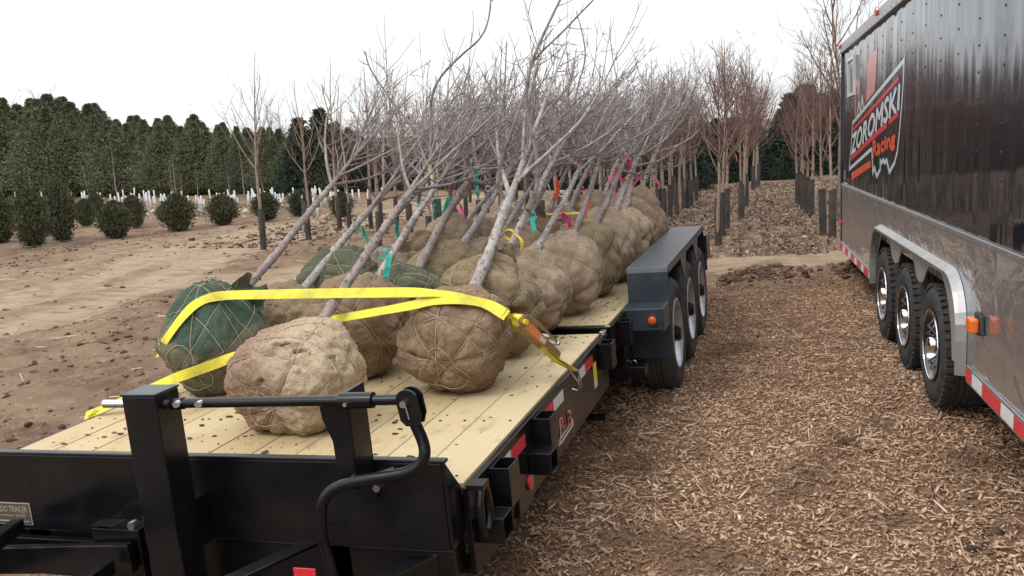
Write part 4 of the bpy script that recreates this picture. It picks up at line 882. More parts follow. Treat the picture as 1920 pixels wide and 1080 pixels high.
def gen_laid_tree(seed, L=3.4, r0=.036, fork=None, spread=1.0, dens=1.0):
    """local frame: +Z along the trunk, +Y is down; the z=0 origin is the ball centre"""
    rs = random.Random(seed); tk = MB(); cr = MB(); th = TILT; ct_, st_ = math.cos(math.pi/2-TILT), math.sin(math.pi/2-TILT)
    floor = lambda p: None
    def fix(P):
        out = []
        for p in P:
            h = -p.y*st_+p.z*ct_     # height above ball centre
            lim = -.05
            if h < lim: p = Vector((p.x, p.y-(lim-h)/st_, p.z))
            p = Vector((p.x*(1.0), p.y, p.z)); out.append(p)
        return out
    Zx = Vector((0, 0, 1)); zf = fork or rs.uniform(1.15, 1.5)
    P = [Vector((0, 0, .12))]; d = Vector((rs.gauss(0, .01), rs.gauss(0, .01), 1)); n = 26
    for i in range(n): d = (d+Vector((rs.gauss(0, .018), rs.gauss(0, .018), 0))+(Zx-d)*.15).normalized(); P.append(P[-1]+d*((L-.12)/n))
    rad = []
    for i, p in enumerate(P):
        t = i/n; r = r0*(1-t)**.85*(1-.25*(p.z > zf))+.003; rad.append(r)
    # knobbly trunk: resample finely
    PF = []; RF = []
    for i in range(n):
        for k in range(4):
            f = k/4; q = P[i].lerp(P[i+1], f); r = rad[i]*(1-f)+rad[i+1]*f; PF.append(q); RF.append(r*(1+.13*noise.noise(Vector((q.z*26, seed, 0)))+(.24 if rs.random() < .13 else 0)))
    tk.tube(PF, RF, 10)
    def at(z):
        i = min(n-1, max(0, int((z-.12)/(L-.12)*n))); return P[i], rad[i]
    # pruning stubs on the trunk
    for k in range(10):
        z = rs.uniform(.4, zf); q, r = at(z); a = rs.uniform(0, 6.28); dd = Vector((math.cos(a), math.sin(a), .35)); tk.tube([q, q+dd*(r+.008)], [.010, .0075], 6)
    nb = int(rs.randint(8, 10)*dens); az = rs.uniform(0, 6.28)
    def twigs(path, rr, cnt, Lt, lvl):
        m = len(path)
        for k in range(cnt):
            f = rs.uniform(.12, .97); i = min(m-2, int(f*(m-1))); q = path[i].lerp(path[i+1], f*(m-1)-i); t = (path[i+1]-path[i]).normalized()
            s = t.cross(Vector((rs.gauss(0, 1), rs.gauss(0, 1), rs.gauss(0, 1)))).normalized(); ang = rs.uniform(.35, .95); dd = t*math.cos(ang)+s*math.sin(ang)
            up = Vector((0, -.75, .45))
            Lx = Lt*rs.uniform(.35, 1.15)*(1-.45*f)
            pp = fix(bend_path(q, dd, Lx, 5, (Zx*.5+up*.5), .13, rs, .07)); r1 = max(.0018, rr*(1-.6*f)*.5)
            cr.tube(pp, [r1*(1-.75*j/5)+.0008 for j in range(6)], 4 if lvl else 5, False)
            if lvl < 1 and Lx > .22: twigs(pp, r1, int(1+Lx*3.6), Lx*.6, lvl+1)
            elif rs.random() < .3:
                for _ in range(2):
                    i = rs.randint(1, 4); s = t.cross(Vector((rs.gauss(0, 1), rs.gauss(0, 1), rs.gauss(0, 1)))).normalized(); cr.tube([pp[i], pp[i]+(t*.6+s)*rs.uniform(.015, .05)], [.002, .0015], 3, False)
    for b in range(nb):
        t = b/nb; z = zf+(L*.72-zf)*t**1.1*rs.uniform(.9, 1.08); q, r = at(z); az += 2.4+rs.uniform(-.4, .4); ang = rs.uniform(.55, .95)*(1-.35*t)*spread
        dd = Vector((math.cos(az)*math.sin(ang), math.sin(az)*math.sin(ang), math.cos(ang))); Lb = rs.uniform(1.0, 1.75)*(1-.55*t)*L/3.4
        pp = fix(bend_path(q, dd, Lb, 10, Zx, .085, rs, .045)); rb = min(r*.62, r0*.48*(1-.55*t))
        (tk if b < 4 else cr).tube(pp, [rb*(1-.8*j/10)+.0018 for j in range(11)], 7, False)
        twigs(pp, rb, int(6*dens), Lb*.66, 0)
    twigs(P[int(n*.38):], rad[n//2], int(11*dens), .85, 0)
    return tk, cr
ROT = (-(math.pi/2-TILT), 0, 0)
VAR = []
def me_of(mb, name, m):
    me = bpy.data.meshes.new(name); me.from_pydata(mb.v, [], mb.f); me.update(); me.polygons.foreach_set('use_smooth', [True]*len(me.polygons)); me.materials.append(m); return me
barks = ['bark_grey', 'bark_plum', 'bark_grey', 'bark_grey', 'bark_plum', 'bark_grey', 'bark_plum', 'bark_grey']
for k in range(8):
    tk, cr = gen_laid_tree(100+k, spread=.74, L=[3.1, 2.7, 3.3, 2.9, 3.05, 2.7, 3.2, 2.95][k], r0=[.0225, .0205, .0265, .0205, .022, .019, .023, .0205][k])
    VAR.append((me_of(tk, 'trunk', M[barks[k]]), me_of(cr, 'branches', M['twig_grey'])))
def flag(mb, p, L, w, seed):
    rs = random.Random(seed); P = [Vector(p)]; d = Vector((rs.gauss(0, .5), rs.gauss(0, .5), -.6)).normalized()
    for i in range(6): d = (d+Vector((rs.gauss(0, .25), rs.gauss(0, .25), -.25))).normalized(); P.append(P[-1]+d*L/6)
    mb.ribbon(P, (rs.gauss(0, 1), rs.gauss(0, 1), .2), w, .0015)
# (x, y, r, (sx,sy,sz), cloth, variant, yaw, label)
TREES = [
 (.125, .56, .250, (1.09, .92, .93), 'burlap_pale', 1, -.02, 'pale torn stained root ball, nearest of all, behind the black lock bar'),
 (-.66, 1.08, .262, (.95, .90, 1.08), 'burlap_green', 4, .04, 'teal patch on its olive root ball, at the front left corner'),
 (.62, 1.10, .252, (1.0, .92, .94), 'burlap_brown', 2, .03, 'brown root ball under both yellow straps, beside the ratchet'),
 (-.02, 1.35, .262, (1.02, .9, 1.0), 'burlap_brown', 3, .02, 'shaded brown root ball directly behind the pale torn one'),
 (-.62, 1.66, .235, (1.05, .9, .94), 'burlap_olive', 0, .05, 'olive brown root ball right behind the green patched one'),
 (.56, 1.68, .262, (1.05, .9, 1.0), 'burlap_olive', 5, .0, 'olive burlap root ball right behind the strapped front right one'),
 (-.02, 1.92, .250, (1.05, .9, .95), 'burlap_teal', 6, .02, 'dull green root ball in the middle row behind the upper strap'),
 (-.58, 2.22, .262, (1.0, .9, 1.05), 'burlap_teal', 7, .06, 'green cloth root ball in the left row between two leaning trunks'),
 (.60, 2.20, .248, (1.05, .9, .98), 'burlap_tan', 3, .04, 'tan root ball third from the front in the right hand row'),
 (-.02, 2.52, .262, (1.05, .9, 1.0), 'burlap_olive', 0, .05, 'olive root ball in the middle row behind the dull green one'),
 (.68, 2.72, .255, (1.05, .95, 1.0), 'burlap_tan', 4, .02, 'plump creased tan root ball, right row just past the deck step'),
 (-.60, 2.80, .250, (1.0, .9, .95), 'burlap_tan', 2, .03, 'tan root ball in the left row behind the green cloth one'),
 (.05, 3.08, .255, (1.05, .9, .95), 'burlap_tan', 5, .04, 'light tan root ball at the centre of the load'),
 (.70, 3.28, .262, (1.0, .95, 1.0), 'burlap_olive', 6, .03, 'darker olive root ball in the right row level with the fender front'),
 (-.58, 3.40, .250, (1.0, .9, 1.0), 'burlap_brown', 7, .05, 'brown root ball half way along the left edge of the load'),
 (.08, 3.66, .255, (1.0, .9, .95), 'burlap_tan', 1, .02, 'tan root ball in the middle row behind the central one'),
 (.74, 3.84, .262, (1.0, .92, 1.02), 'burlap_tan', 0, .03, 'tan root ball in the right row beside the middle of the fender'),
 (-.55, 4.02, .262, (1.0, .9, 1.1), 'burlap_tan', 3, .05, 'tall tan root ball standing out at the far left of the load'),
 (.10, 4.26, .255, (1.0, .9, .95), 'burlap_brown', 4, .03, 'brown root ball in the middle row under the far yellow strap'),
 (.74, 4.40, .255, (1.0, .92, 1.02), 'burlap_pale', 2, .03, 'frayed pale tan root ball in the right row near the fender end'),
 (-.50, 4.62, .250, (1.0, .9, 1.0), 'burlap_tan', 5, .04, 'tan root ball near the far left end of the deck'),
 (.14, 4.86, .255, (1.0, .9, 1.0), 'burlap_tan', 6, .04, 'tan root ball near the far end of the middle row'),
 (.74, 5.02, .285, (1.0, .92, 1.05), 'burlap_tan', 7, .03, 'large tan root ball at the far end of the right row'),
 (-.40, 5.30, .250, (1.0, .9, 1.0), 'burlap_olive', 1, .04, 'olive root ball hindmost on the left of the deck'),
 (.30, 5.50, .270, (1.0, .9, 1.05), 'burlap_tan', 3, .05, 'tan root ball hindmost at the centre of the deck'),
]
rs = random.Random(11)
flcol = ['teal', None, 'yellowf', None, 'teal', 'teal', None, 'teal', 'pink', None, 'orangef', 'teal', 'grey', 'pink', 'pink', 'grey', 'orangef', 'grey', 'whitef', 'pink', None, 'pink', 'orangef', 'grey', 'pink']
LAID = []
def _hd(u, v): return (Vector(atY(u, v, .36))-Vector((.125, .56, .21))).normalized()
HOLES = [(_hd(515, 632), .040, .35), (_hd(553, 650), .042, .45), (_hd(577, 655), .022, 1), (_hd(648, 650), .03, .7), (_hd(625, 690), .018, 1), (_hd(503, 715), .045, .6), (_hd(455, 712), .022, 1)]
for i, (x, y, r, sc, cl, va, yaw, lab) in enumerate(TREES):
    bk = 'plum barked' if barks[va] == 'bark_plum' else 'grey barked'
    root = empty('balled_tree', (x, y, .001), 'tree with '+lab, 'tree', 'balled and burlapped trees on the flatbed')
    c = (x, y, r*sc[2]*.93+.001)
    make_ball(root, c, r, sc, i+1, cl, taper=(.38 if i == 1 else 0), holes=(HOLES if i == 0 else ()), raggy=(.12 if i == 0 else .2 if cl == 'burlap_pale' else .0), pil=(.8 if i in (0, 1) else 1.0))
    for me, nm in ((VAR[va][0], 'trunk'), (VAR[va][1], 'branches')):
        o = bpy.data.objects.new(nm, me); COL.objects.link(o); o.parent = root; o.location = (0, 0, c[2]+.06); o.rotation_euler = (ROT[0]+rs.uniform(-.01, .045)-.0, 0, -yaw-rs.uniform(-.02, .03))
        s = rs.uniform(.94, 1.06); o.scale = (s if (i % 3) else -s, s, s)
        if nm == 'trunk': rot, scl = o.rotation_euler.copy(), o.scale.copy()
        else: o.rotation_euler, o.scale = rot, scl
        WM[o.name] = Matrix()
    if flcol[i]:
        mb = MB(); d = AX; z = rs.uniform(.9, 1.25); p = Vector(c)+AX*z+Vector((.03, 0, .0)); flag(mb, p, rs.uniform(.12, .18), .028, i); fo = mb.build('flagging_tape', M['flag_'+flcol[i]], root)
        mb2 = MB(); mb2.lathe([(-.012, .03), (.012, .03)], Vector(c)+AX*z, AX, 12); mb2.build('tape_band', M['flag_'+flcol[i]], fo)
# three conspicuous long limbs
def limb(root, pts, r0, r1, nm='limb'):
    P = smoothpts([Vector(atY(*p)) for p in pts], 2); n = len(P); mb = MB(); mb.tube(P, [r0+(r1-r0)*k/(n-1)+.0006*math.sin(k*2.1) for k in range(n)], 7)
    rs2 = random.Random(int(r0*1e5)+len(pts)); 
    for k in range(2, n-2, 3):
        t = (P[k+1]-P[k]).normalized(); s = t.cross(Vector((rs2.gauss(0, 1), rs2.gauss(0, 1), rs2.gauss(0, 1)))).normalized(); L_ = rs2.choice([.02, .03, .04, .09]); mb.tube([P[k], P[k]+(t*.7+s)*L_*.5, P[k]+(t*1.2+s*1.3)*L_], [.003, .0025, .0015], 4)
    mb.build(nm, M['twig_grey'], root, smooth=True)
TR = [o for o in COL.objects if o.name.startswith('balled_tree')]
limb(TR[0], [(770, 330, 2.2), (800, 290, 2.32), (812, 262, 2.4), (806, 200, 2.45), (818, 150, 2.5), (868, 100, 2.55), (900, 75, 2.6), (917, 40, 2.65), (922, -20, 2.7)], .010, .004)
limb(TR[0], [(815, 268, 2.4), (775, 240, 2.4), (735, 190, 2.42), (700, 140, 2.45), (690, 120, 2.45), (684, 96, 2.45)], .008, .003)
limb(TR[2], [(990, 395, 2.35), (1005, 360, 2.45), (1010, 325, 2.5), (1003, 270, 2.55), (986, 205, 2.6), (988, 150, 2.65), (1005, 95, 2.7), (1028, 45, 2.75), (1055, -10, 2.8)], .017, .006)
limb(TR[2], [(990, 140, 2.66), (1003, 108, 2.75), (1050, 65, 2.85), (1085, 28, 2.95), (1120, -8, 3.0)], .008, .004)
limb(TR[2], [(948, 372, 2.3), (930, 350, 2.3), (940, 300, 2.35), (958, 250, 2.4), (975, 200, 2.45), (985, 170, 2.5)], .012, .009)
limb(TR[5], [(1050, 330, 3.4), (1075, 240, 3.5), (1080, 170, 3.6), (1100, 110, 3.7), (1092, 60, 3.75), (1080, 20, 3.8)], .009, .003)
limb(TR[0], [(812, 285, 2.45), (870, 262, 2.6), (930, 240, 2.8), (975, 200, 3.0), (1000, 150, 3.2)], .008, .004)
limb(TR[9], [(935, 240, 4.0), (946, 180, 4.1), (948, 120, 4.2), (950, 78, 4.3)], .008, .005)
for k, (u, v, Y, c, L_) in enumerate([(1133, 232, 4.6, 'orangef', .22), (1126, 240, 4.5, 'pink', .16), (1178, 295, 5.2, 'pink', .22), (1172, 288, 5.0, 'pink', .14), (898, 322, 3.6, 'teal', .20), (842, 370, 2.9, 'teal', .12), (770, 360, 2.7, 'teal', .14), (790, 297, 2.9, 'yellowf', .16), (655, 458, 2.3, 'teal', .13), (1045, 338, 4.4, 'orangef', .18), (918, 318, 4.0, 'pink', .10), (940, 360, 2.5, 'teal', .10), (838, 332, 3.9, 'pink', .10), (1090, 282, 4.6, 'pink', .12), (1000, 320, 4.6, 'whitef', .10), (1140, 318, 5.2, 'grey', .15), (880, 345, 4.0, 'grey', .12), (1020, 300, 4.7, 'grey', .14), (1062, 372, 4.2, 'grey', .12)]):
    p = Vector(atY(u, v, Y)); tgt = min(TR, key=lambda o: (Vector((o.location.x, o.location.y, .25))+AX*((p.y-o.location.y)/AX.y)-p).length if .5 < (p.y-o.location.y) < 2.6 else 99)
    mb = MB(); flag(mb, p, L_, .034, 60+k); mb.build('flagging_tape', M['flag_'+c], tgt)
# ------------------------------------------------------------------ straps
def ribbon_px(name, pts, w, mat_, wd, th=.003, sm=1):
    P = [Vector(atY(u, v, Y)) for u, v, Y in pts]; P = smoothpts(P, sm) if sm else P; mb = MB(); mb.ribbon(P, wd, w, th); return mb
from mathutils.bvhtree import BVHTree
BV = []
for o in COL.objects:
    if o.name.startswith('root_ball') and o.parent.location.y < 1.7:
        BV.append(BVHTree.FromPolygons([v.co.copy() for v in o.data.vertices], [tuple(p.vertices) for p in o.data.polygons]))
def hit(u, v):
    d = Vector(ray(u, v)).normalized(); best = None
    for b in BV:
        h = b.ray_cast(Vector(CP), d)
        if h[0] is not None and (best is None or h[3] < best): best = h[3]
    return best
def strap_path(pts, n=6):
    """taut webbing: control points (u, v, Y) give the run; where it lies on a root ball ('b') it is pressed onto the cloth"""
    P = []
    for (u, v, Y) in pts:
        d = Vector(ray(u, v)); dn = d.normalized()
        if Y == 'b':
            t = min([h for h in (hit(u, v), hit(u, v-10), hit(u, v+10)) if h] or [None] , key=lambda a: a if a else 9) if (hit(u, v) or hit(u, v+10)) else None
            P.append((u, v, t-.012 if t else None))
        else: P.append((u, v, (Vector(atY(u, v, Y))-Vector(CP)).length))
    g = [k for k, p in enumerate(P) if p[2]]; ts = np.interp(range(len(P)), g, [P[k][2] for k in g])
    return smoothpts([Vector(CP)+Vector(ray(u, v)).normalized()*t for (u, v, _), t in zip(P, ts)], 2)
def strap(name, pts, w, wd):
    P = strap_path(pts); W_ = []; n = len(P)
    for i, p in enumerate(P):
        best = None
        for b in BV:
            h = b.find_nearest(p, .12)
            if h[0] is not None and (best is None or h[3] < best[3]): best = h
        t = (P[min(i+1, n-1)]-P[max(i-1, 0)]).normalized(); d0 = Vector(wd)
        if best is not None:
            nn = best[1].normalized(); nn = -nn if nn.dot(Vector(CP)-p) < -.2 else nn; side = nn.cross(t).normalized(); side = -side if side.dot(d0) < 0 else side
            sd = (p-best[0]).dot(nn); k = max(0, min(1, (.06-abs(sd))/.05))
            if abs(sd) < .03 and sd < .007: P[i] = best[0]+nn*.007
            if abs(sd) > .05: k = 0
            W_.append(d0.normalized()*(1-k)+side*k)
        else: W_.append(d0.normalized())
    for _ in range(3): W_ = [W_[0]]+[(W_[i-1]+W_[i]+W_[i+1])/3 for i in range(1, n-1)]+[W_[-1]]; P = [P[0]]+[(P[i-1]+P[i]*2+P[i+1])/4 for i in range(1, n-1)]+[P[-1]]
    mb = MB(); mb.ribbon(P, W_, w, .003); return mb.build(name, M['webbing'], None, smooth=True)
tag(strap('tie_down_strap', [(160, 780, .66), (200, 764, .68), (250, 742, .72), (305, 717, .76), (345, 703, 'b'), (385, 689, 'b'), (420, 676, 'b'), (470, 655, .86), (540, 625, .93), (590, 606, .95), (640, 596, .95), (700, 586, .93), (750, 577, .90), (790, 569, 'b'), (830, 563, 'b'), (870, 562, 'b'), (905, 567, 'b'), (930, 576, 'b'), (950, 592, .93)], .048, (.15, .75, .65)), 'lower yellow strap from the left rail, passing behind the pale torn root ball', 'strap', 'yellow straps across the load')
tag(strap('tie_down_strap', [(296, 662, 1.06), (303, 650, 'b'), (322, 620, 'b'), (345, 590, 'b'), (368, 567, 'b'), (400, 555, 'b'), (440, 553, 'b'), (520, 552, .92), (600, 550, .94), (700, 549, .95), (760, 548, .95), (800, 549, .94), (830, 551, 'b'), (860, 555, 'b'), (890, 563, 'b'), (920, 573, 'b'), (945, 588, .95)], .050, (.1, .65, .75)), 'upper yellow strap pulled level over the teal patched root ball', 'strap', 'yellow straps across the load')
tag(ribbon_px('s', [(985, 404, 4.55), (1040, 401, 4.5), (1100, 399, 4.5), (1150, 396, 4.5), (1172, 402, 4.5)], .026, 'webbing', (.1, .65, .4)).build('tie_down_strap', M['webbing'], None, smooth=True), 'far yellow strap seen edge on across the hindmost root balls', 'strap', 'yellow straps across the load')
# ratchet ------------------------------------------------------------------
A = Vector(atY(948, 586, .96)); Bq = Vector((1.10, 1.27, .025)); d = (Bq-A); Lr = d.length; d.normalize(); up = Vector((0, 0, 1)); w = d.cross(up).normalized(); n = w.cross(d).normalized()
RT_ = empty('ratchet_buckle', tuple(A), 'orange and brass coloured ratchet buckle hooked to the right deck rail by yellow webbing', 'ratchet')
at_ = lambda s, o=0, h=0: A+d*(s*Lr)+w*o+n*h
mb = MB(); mb.ribbon([at_(.0, 0, .0), at_(.15, 0, .004), at_(.3, 0, 0)], w, .048); mb.build('webbing_tail', M['webbing'], RT_)
mb = MB(); mb.ribbon([at_(.56, 0, -.012), at_(.75, 0, -.012), at_(.985, 0, -.0)], w, .046, .005); mb.build('webbing_tail', M['webbing'], RT_)
mb = MB(); mb.ribbon([at_(.56, 0, -.02), at_(.75, 0, -.024), at_(.985, 0, -.006)], w, .046, .003); mb.build('webbing_tail', M['webbing'], RT_)
for s in (-1, 1):
    mb = MB(); prof = [(.10, -.005), (.13, .035), (.20, .045), (.27, .028), (.50, .018), (.70, .012), (.72, -.012), (.50, -.020), (.15, -.022)]
    mb.prism([at_(a, s*.031, h) for a, h in prof], w*(s*.0025)); mb.build('side_plate', M['brass'], RT_, bevel=.001)
    mb = MB(); mb.prism([at_(a, s*.0345, h) for a, h in [(.22, .026), (.49, .012), (.49, -.014), (.20, -.014)]], w*(s*.0008)); mb.build('orange_label', M['orange_label'], RT_)
    mb = MB(); mb.prism([at_(a, s*.0358, h) for a, h in [(.41, .010), (.48, .008), (.48, -.010), (.41, -.010)]], w*(s*.0006)); mb.build('white_sticker', M['white'], RT_)
    mb = MB(); mb.lathe([(0, .020), (.006, .020), (.006, .008), (.003, .007)], at_(.17, s*.034, .010), w*s, 20); mb.build('ratchet_wheel', M['brass'], RT_, smooth=True)
mb = MB(); mb.cyl(at_(.17, -.05, .010), at_(.17, .05, .010), .012, 16); mb.lathe([(-.024, .022), (-.02, .027), (.02, .027), (.024, .022)], at_(.17, 0, .012), w, 20); mb.build('mandrel', M['webbing'], RT_, smooth=True)
for s in (-1, 1):
    mb = MB(); mb.prism([at_(a, s*.039, h) for a, h in [(.12, .01), (.16, .045), (.30, .052), (.60, .040), (.60, .028), (.30, .036), (.20, .026), (.2, .0)]], w*(s*.0025)); mb.build('handle_arm', M['brass'], RT_, bevel=.001)
mb = MB(); mb.tube([at_(.60, -.04, .034), at_(.64, -.03, .036), at_(.65, 0, .036), at_(.64, .03, .036), at_(.60, .04, .034)], .007, 8); mb.obox(at_(.52, 0, .036), d*.012, w*.036, n*.006); mb.build('handle_grip', M['rimgrey'], RT_)
mb = MB(); mb.tube([at_(.985, -.026, 0), at_(1.0, 0, 0), at_(.985, .026, 0)], .004, 8)
for s in (-1, 1):
    P = [at_(.985, s*.026, 0), at_(1.02, s*.022, -.005)+Vector((.004, 0, -.02)), Vector(Bq)+w*(s*.010)+Vector((.015, .012, -.055)), Vector(Bq)+w*(s*.006)+Vector((.018, .018, -.085)), Vector(Bq)+w*(s*.004)+Vector((.0, .022, -.105)), Vector(Bq)+w*(s*.004)+Vector((-.02, .02, -.095))]
    mb.tube(smoothpts(P, 2), .0042, 8)
mb.build('flat_hook', M['zinc'], RT_, smooth=True)
# hook of the strap on the left rail
q = Vector(atY(172, 775, .66)); hk = empty('strap_hook', tuple(q), 'yellow wrapped hook end of the lower strap on the left deck rail', 'hook')
mb = MB(); mb.tube(smoothpts([q+Vector((.03, .01, .012)), q, q+Vector((-.02, -.01, -.03)), q+Vector((.0, -.01, -.05))], 2), .006, 8); mb.build('wire_hook', M['zinc'], hk, smooth=True)
mb = MB(); mb.tube([q+Vector((-.012, -.004, -.012)), q+Vector((.02, .006, .008))], [.011, .016], 10); mb.build('webbing_end', M['webbing'], hk, smooth=True)
# ================================================================== NURSERY ROWS AND WOODS
def gpos(u, v):
    d = ray(u, v); t = 3.0
    lo, hi = 1.0, 400.0; prev = None
    for k in range(4000):
        t = 3*1.004**k; P = CP+d*t
        if P[2] < float(hbase(P[0], P[1])): break
    return P[0], P[1]
GR = (0, R_(3.3), 0)     # plumb direction seen in the photograph relative to the trailer deck
def gen_bare(seed, Hh, r0, zc, nb, up, twn, twl, red=False, ang0=.75, leaders=1):
    rs = random.Random(seed); tk = MB(); cr = MB(); Zx = Vector((0, 0, 1)); n = 16
    P = [Vector((0, 0, -.05))]; d = Vector((rs.gauss(0, .03), rs.gauss(0, .03), 1)).normalized()
    for i in range(n): d = (d+Vector((rs.gauss(0, .03), rs.gauss(0, .03), 0))+(Zx-d)*.2).normalized(); P.append(P[-1]+d*(Hh/n))
    R = [r0*(1-i/n)**.9*(1 if P[i].z < zc else .75)+.004 for i in range(n+1)]; tk.tube(P, R, 7)
    az = rs.uniform(0, 6.28)
    def tw(path, r, cnt, L, lvl):
        m = len(path)
        for k in range(cnt):
            f = rs.uniform(.1, .95)*(m-1); i = min(m-2, int(f)); q = path[i].lerp(path[i+1], f-i); t = (path[i+1]-path[i]).normalized(); s = t.cross(Vector((rs.gauss(0, 1), rs.gauss(0, 1), rs.gauss(0, 1)))).normalized()
            a = rs.uniform(.4, .9); pp = bend_path(q, t*math.cos(a)+s*math.sin(a), L*rs.uniform(.4, 1.1), 4, Zx, up, rs, .06); r1 = max(.0028, r*.42); cr.tube(pp, [r1*(1-.7*j/4) for j in range(5)], 3, False)
            if lvl < 1: tw(pp, r1, max(2, int(cnt*.45)), L*.55, lvl+1)
    for b in range(nb):
        t = b/nb; z = zc+(Hh*.8-zc)*t**1.2; i = min(n-1, max(0, int((z+.05)/Hh*n))); az += 2.4+rs.uniform(-.4, .4); a = ang0*rs.uniform(.8, 1.15)*(1-.3*t)
        Lb = (Hh-z)*rs.uniform(.45, .75); pp = bend_path(P[i], (math.cos(az)*math.sin(a), math.sin(az)*math.sin(a), math.cos(a)), Lb, 8, Zx, up, rs, .05); rb = R[i]*.5
        cr.tube(pp, [rb*(1-.85*j/8)+.003 for j in range(9)], 5, False); tw(pp, rb, twn, twl, 0)
    tw(P[int(n*.5):], r0*.4, twn, twl, 0)
    return tk, cr
def variants(seeds, tm, cm, **kw):
    out = []
    for s in seeds: tk, cr = gen_bare(s, **kw); out.append((me_of(tk, 'trunk', M[tm]), me_of(cr, 'crown', M[cm])))
    return out
VA = variants((1, 2, 3, 4), 'bark_tan', 'twig_tan', Hh=4.0, r0=.040, zc=1.75, nb=10, up=.12, twn=4, twl=.6, ang0=.72)
VB = variants((5, 6, 7, 8, 9), 'bark_tan', 'twig_red', Hh=3.0, r0=.026, zc=1.15, nb=12, up=.10, twn=8, twl=.45, ang0=.85)
VC = variants((12, 13, 14), 'bark_tan', 'twig_red', Hh=3.2, r0=.027, zc=1.15, nb=10, up=.10, twn=8, twl=.5, ang0=.7)
VE = variants((15, 16, 17), 'bark_grey', 'twig_dark', Hh=3.2, r0=.03, zc=.8, nb=8, up=.06, twn=3, twl=.4, ang0=.6)
VD = variants((21, 22, 23, 24), 'bark_grey', 'twig_dark', Hh=7.5, r0=.10, zc=1.8, nb=16, up=.05, twn=10, twl=1.3, ang0=.95)
def guardmesh(r, h, seed):
    rs = random.Random(seed); mb = MB(); n = 14; k = 6; vs = []
    for i in range(k+1):
        for j in range(n): a = 2*math.pi*j/n; q = r*(1+.14*noise.noise(Vector((math.cos(a)*2, math.sin(a)*2, i*.6+seed*3)))); vs.append((q*math.cos(a), q*math.sin(a), -.05+(h+.05)*i/k))
    for i in range(k):
        for j in range(n): mb_ = 0
    mb.add(vs, [(i*n+j, i*n+(j+1) % n, (i+1)*n+(j+1) % n, (i+1)*n+j) for i in range(k) for j in range(n)]); mb.add([(0, 0, h-.12)]+[(r*.9*math.cos(2*math.pi*j/n), r*.9*math.sin(2*math.pi*j/n), h-.12) for j in range(n)], [(0, j+1, (j+1) % n+1) for j in range(n)]); return mb
GM = [me_of(guardmesh(.055, .70, k), 'tree_guard', M['guard' if k % 2 else 'guard_brown']) for k in range(4)]
rs = random.Random(5)
def nursery(x, y, var, k, label, group, s=1, gs=1, rz=None, gm=None, flagc=None, name='young_tree'):
    root = empty(name, (x, y, H(x, y)), label, 'tree', group, rot=(R_(rs.gauss(0, .6)), GR[1]+R_(rs.gauss(0, 1.0)), rs.uniform(0, 6.28) if rz is None else rz))
    # plumb lean must be in world x: apply lean before the spin
    root.rotation_mode = 'XYZ'; e = (Matrix.Rotation(GR[1]+R_(rs.gauss(0, .8)), 4, 'Y') @ Matrix.Rotation(R_(rs.gauss(0, .6)), 4, 'X') @ Matrix.Rotation(rs.uniform(0, 6.28) if rz is None else rz, 4, 'Z')).to_euler(); root.rotation_euler = e
    WM[root.name] = Matrix.Translation(root.location) @ e.to_matrix().to_4x4()
    for me in var[k % len(var)]:
        o = bpy.data.objects.new(me.name.split('.')[0], me); COL.objects.link(o); o.parent = root; o.scale = (s, s, s)
    if gs:
        o = bpy.data.objects.new('tree_guard', GM[k % 4 if gm is None else gm]); COL.objects.link(o); o.parent = root; o.scale = (gs, gs, gs)
    if flagc:
        mb = MB(); flag(mb, (.05*s, 0, 1.25*s), .25, .05, k); mb.build('flagging_tape', M['flag_'+flagc], root, local=True)
    return root
ORD = ['first', 'second', 'third', 'fourth', 'fifth', 'sixth', 'seventh', 'eighth', 'ninth', 'tenth', 'eleventh', 'twelfth', 'thirteenth', 'fourteenth', 'fifteenth', 'sixteenth']
# left hand row (tall, thin crowns, black guards)
for i, (u, v, s, gs) in enumerate([(494, 465, .98, 1.22), (579, 450, .86, 1.22), (637, 428, 1.05, 1.15), (696, 430, 1.0, 1.0), (744, 420, 1.05, 1.0), (819, 436, .92, 1.0), (765, 413, 1.0, 1.0)]):
    x, y = gpos(u, v); nursery(x, y, VA, i, ['tall bare young tree with a black guard, leftmost of its row', 'bare young tree with wide low arms, next right of the leftmost guarded tree', 'bare young tree with a red ribbon on its stem above the leaning trunks'][i] if i < 3 else 'bare guarded tree seen through the leaning trunks, %s of those' % ORD[i-3], 'row of staked young trees beyond the left of the load', s, gs, gm=1, flagc='orangef' if i == 2 else None)
# rows running away to the right of the load
rows = {
 'the row straight beyond the fender': [(1347, 460), (1355, 444), (1363, 433), (1389, 414), (1391, 404), (1397, 391), (1400, 383), (1412, 357), (1418, 353), (1422, 350)],
 'the row beside the enclosed trailer': [(1561, 450), (1544, 441), (1521, 411), (1513, 403), (1506, 397), (1500, 387), (1495, 380)],
 'the row left of the fender row': [(1235, 419), (1246, 419), (1257, 409), (1269, 403), (1282, 392), (1289, 390), (1296, 387), (1306, 379)],
}
for rn, L in rows.items():
    for i, (u, v) in enumerate(L):
        x, y = gpos(u, v); near = (rn.endswith('trailer')); var = VC if near else VB
        nursery(x, y, var, i, 'reddish twiggy tree, %s from the front in %s' % (ORD[i], rn) if not near else 'bare tan tree, %s from the front in %s' % (ORD[i], rn), 'nursery rows right of the load', rs.uniform(.9, 1.12)*(.86 if near else 1), .98 if i < 6 else .9, gm=None if rn.endswith('trailer') else (1 if i % 3 else 0), flagc='orangef' if (i == 2 and rn.startswith('the row straight')) else None)
